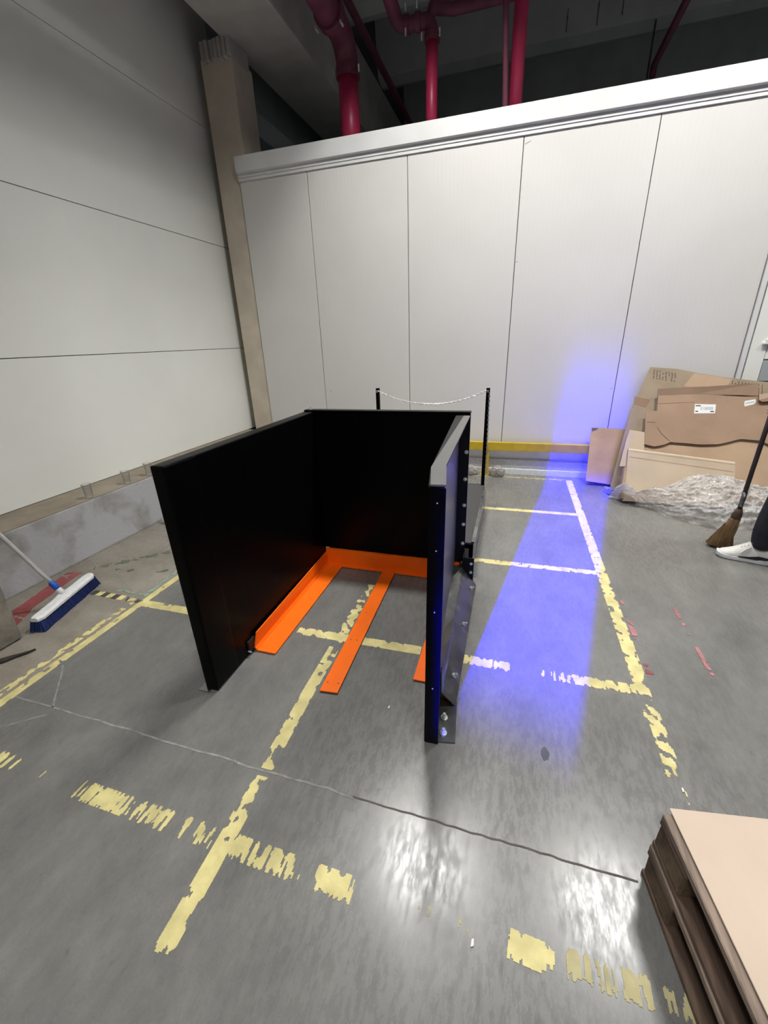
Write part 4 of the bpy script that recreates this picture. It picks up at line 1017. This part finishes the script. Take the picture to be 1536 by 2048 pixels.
# hands: palm is in the body; fingers curl round the stick at (1.627, 3.362)
for wy, z0, s in ((3.31, 1.06, 1), (3.395, 1.25, -1)):
    for k in range(4):
        z = z0 + .028 - k * .019
        kn = Vector((1.655, wy + s * .012, z))
        L_ = (1.0, 1.08, 1.0, .82)[k]
        skin([kn, (1.634 - .004 * L_, wy + s * .022, z - .002), (1.603, 3.358 - s * .014, z - .004), (1.606, 3.362 + s * .020, z - .005), (1.628, 3.362 + s * .028 * L_, z - .006)], [(0, 1), (1, 2), (2, 3), (3, 4)], [.010, .010, .009, .0085, .0075], 'finger', M['skin'], p, sub=1)
    skin([(1.668, wy, z0 + .030), (1.650, wy + s * .026, z0 + .045), (1.634, 3.362 + s * .020, z0 + .050), (1.618, 3.362 + s * .020, z0 + .046)], [(0, 1), (1, 2), (2, 3)], [.012, .011, .010, .009], 'thumb', M['skin'], p, sub=1)
def shoe(heel, toe, z0=0.0):
    """sneaker lofted from heel to toe; local u along the foot"""
    heel = Vector(heel); toe = Vector(toe); d = (toe - heel); ln = d.length; d.normalize(); s = Vector((-d.y, d.x, 0))
    # u, half width, top height
    st = [(0.0, .026, .095), (.04, .036, .112), (.14, .040, .122), (.26, .040, .132), (.36, .041, .142), (.44, .042, .146), (.54, .045, .126), (.64, .048, .104), (.74, .049, .084), (.84, .047, .067), (.92, .041, .058), (.97, .030, .048), (1.0, .017, .036)]
    bm = B(); rings = []
    for u, w, h in st:
        c = heel + d * (u * ln)
        prof = [(-1, .0), (-1.03, .25), (-.92, .55), (-.62, .85), (-.25, 1.0), (.25, 1.0), (.62, .85), (.92, .55), (1.03, .25), (1, .0)]
        base = .024 if u < .85 else .024 - (u - .85) * .03
        rings.append([bm.verts.new(c + s * (a * w) + Vector((0, 0, z0 + base + b_ * (h - base)))) for a, b_ in prof])
    for a, b_ in zip(rings, rings[1:]):
        for k in range(9): bm.faces.new((a[k], a[k + 1], b_[k + 1], b_[k]))
    bm.faces.new(rings[0]); bm.faces.new(rings[-1])
    bm2 = B(); r2 = []
    for u, w, h in st:
        uu = u * 1.035 - .015
        c = heel + d * (uu * ln); lift = max(0, u - .80) ** 2 * .30 + max(0, .10 - u) * .05
        hh = .030 + .012 * max(0, .35 - u) / .35
        r2.append([bm2.verts.new(c + s * (a * (w + .005)) + Vector((0, 0, z0 + .001 + lift + b_))) for a, b_ in ((-.92, 0), (-1.04, .010), (-1.0, hh), (1.0, hh), (1.04, .010), (.92, 0))])
    for a, b_ in zip(r2, r2[1:]):
        for k in range(6): bm2.faces.new((a[k], a[(k + 1) % 6], b_[(k + 1) % 6], b_[k]))
    bm2.faces.new(r2[0]); bm2.faces.new(r2[-1])
    return bm, bm2, d, s, ln, heel
for heel, toe in (((1.822, 3.212, 0), (1.532, 3.303, 0)), ((2.205, 3.475, 0), (1.915, 3.515, 0))):
    b1, b2, d, s, ln, hl_ = shoe(heel, toe)
    sh = obj('shoe', b1, M['shoe'], p, True); sh['label'] = 'white leather sneaker with black side band'
    obj('sole', b2, M['sole'], sh)
    def sp(u, a, z): return hl_ + d * (u * ln) + s * a + Vector((0, 0, z))
    for sg in (-1, 1):
        bm = B(); prism(bm, [sp(.08, sg * .0385, .034), sp(.08, sg * .0395, .058), sp(.26, sg * .0415, .062), sp(.44, sg * .0435, .046), sp(.62, sg * .0485, .040), sp(.62, sg * .0490, .033), sp(.40, sg * .0455, .032), sp(.24, sg * .0415, .030)], s * sg * .003); obj('side_band', bm, M['shoe_black'], sh)
        bm = B(); tube(bm, [sp(.44, sg * .036, .118), sp(.52, sg * .043, .098), sp(.60, sg * .047, .066)], .004, 6); obj('seam', bm, M['sole'], sh)
    for k in range(4):
        u = .42 + k * .055; h = .152 - k * .013
        bm = B(); tube(bm, [sp(u, -.026, h - .008), sp(u + .01, 0, h + .002), sp(u + .02, .026, h - .010)], .0035, 6); obj('lace', bm, M['paper'], sh)
    bm = B(); prism(bm, [sp(.32, -.020, .128), sp(.32, .020, .128), sp(.42, .018, .168), sp(.42, -.018, .168)], (0, 0, .008)); obj('tongue', bm, M['shoe'], sh)
    bm = B(); prism(bm, [sp(.985, -.012, .012), sp(.985, .012, .012), sp(1.022, .006, .014), sp(1.022, -.006, .014)], (0, 0, .010)); obj('toe_cap', bm, M['rag'], sh)

# corn broom
t = thing('straw_broom', 'old brown straw broom on a dark stick held upright beside the white sneaker', 'broom', (1.61, 3.40, 0))
def loft(rows, seg=28, ridge=.06, seed=0):
    bm = B(); rings = []
    for (cx, cy, cz, rx, ry) in rows:
        rings.append([bm.verts.new((cx + rx * math.cos(2 * PI * k / seg) * (1 + ridge * mnoise.noise((k * 1.7, seed, 0))), cy + ry * math.sin(2 * PI * k / seg) * (1 + ridge * mnoise.noise((k * 1.7, seed, 3))), cz)) for k in range(seg)])
    for a, b in zip(rings, rings[1:]):
        for k in range(seg): bm.faces.new((a[k], a[(k + 1) % seg], b[(k + 1) % seg], b[k]))
    bm.faces.new(rings[0][::-1]); bm.faces.new(rings[-1])
    return bm
rows = [(1.600, 3.45, .003, .088, .045), (1.596, 3.45, .02, .086, .045), (1.592, 3.445, .05, .070, .044), (1.598, 3.435, .09, .062, .044), (1.607, 3.42, .14, .052, .040), (1.613, 3.405, .19, .044, .038), (1.617, 3.395, .225, .035, .033), (1.618, 3.39, .25, .036, .034), (1.619, 3.385, .275, .030, .028)]
bm = loft(rows, 40, .10, 2)
for v in bm.verts:
    if v.co.z < .03: v.co.z = max(.002, v.co.z + max(0, (1.60 - v.co.x)) * .22 + .008 * abs(mnoise.noise(v.co * 90)))
obj('straw_bundle', bm, M['straw'], t, True)
bm = B()
for k in range(150):
    a = random.uniform(0, 2 * PI); z0 = random.uniform(.10, .22); f0 = lambda z: None
    pts = []
    for q in (0, .5, 1):
        z = z0 * (1 - q) + .008 * q
        for (r0, r1) in zip(rows, rows[1:]):
            if r0[2] <= z <= r1[2]:
                w = (z - r0[2]) / (r1[2] - r0[2]); R_ = [r0[i] + (r1[i] - r0[i]) * w for i in range(5)]
        aa = a + .12 * q
        lift = max(0, 1.60 - (R_[0] + R_[3] * math.cos(aa))) * .22 if q == 1 else 0
        pts.append((R_[0] + (R_[3] + .002) * math.cos(aa), R_[1] + (R_[4] + .002) * math.sin(aa), z + lift))
    tube(bm, pts, .0016, 4)
o = obj('straws', bm, M['straw'], t); o['kind'] = 'stuff'
obj('binding', loft([(1.619, 3.384, .262, .030, .028), (1.6195, 3.382, .285, .032, .030), (1.6205, 3.378, .31, .028, .027), (1.621, 3.374, .345, .018, .018)], 24, .08, 5), M['twine'], t, True)
bm = B(); tube(bm, [(1.621, 3.376, .33), (1.627, 3.362, 1.42)], .0145, 14); obj('stick', bm, M['dark_wood'], t, True)
bm = B(); tube(bm, [(1.6211, 3.375, .345), (1.6225, 3.372, .47)], .0155, 14); obj('ferrule', bm, M['gunmetal'], t, True)
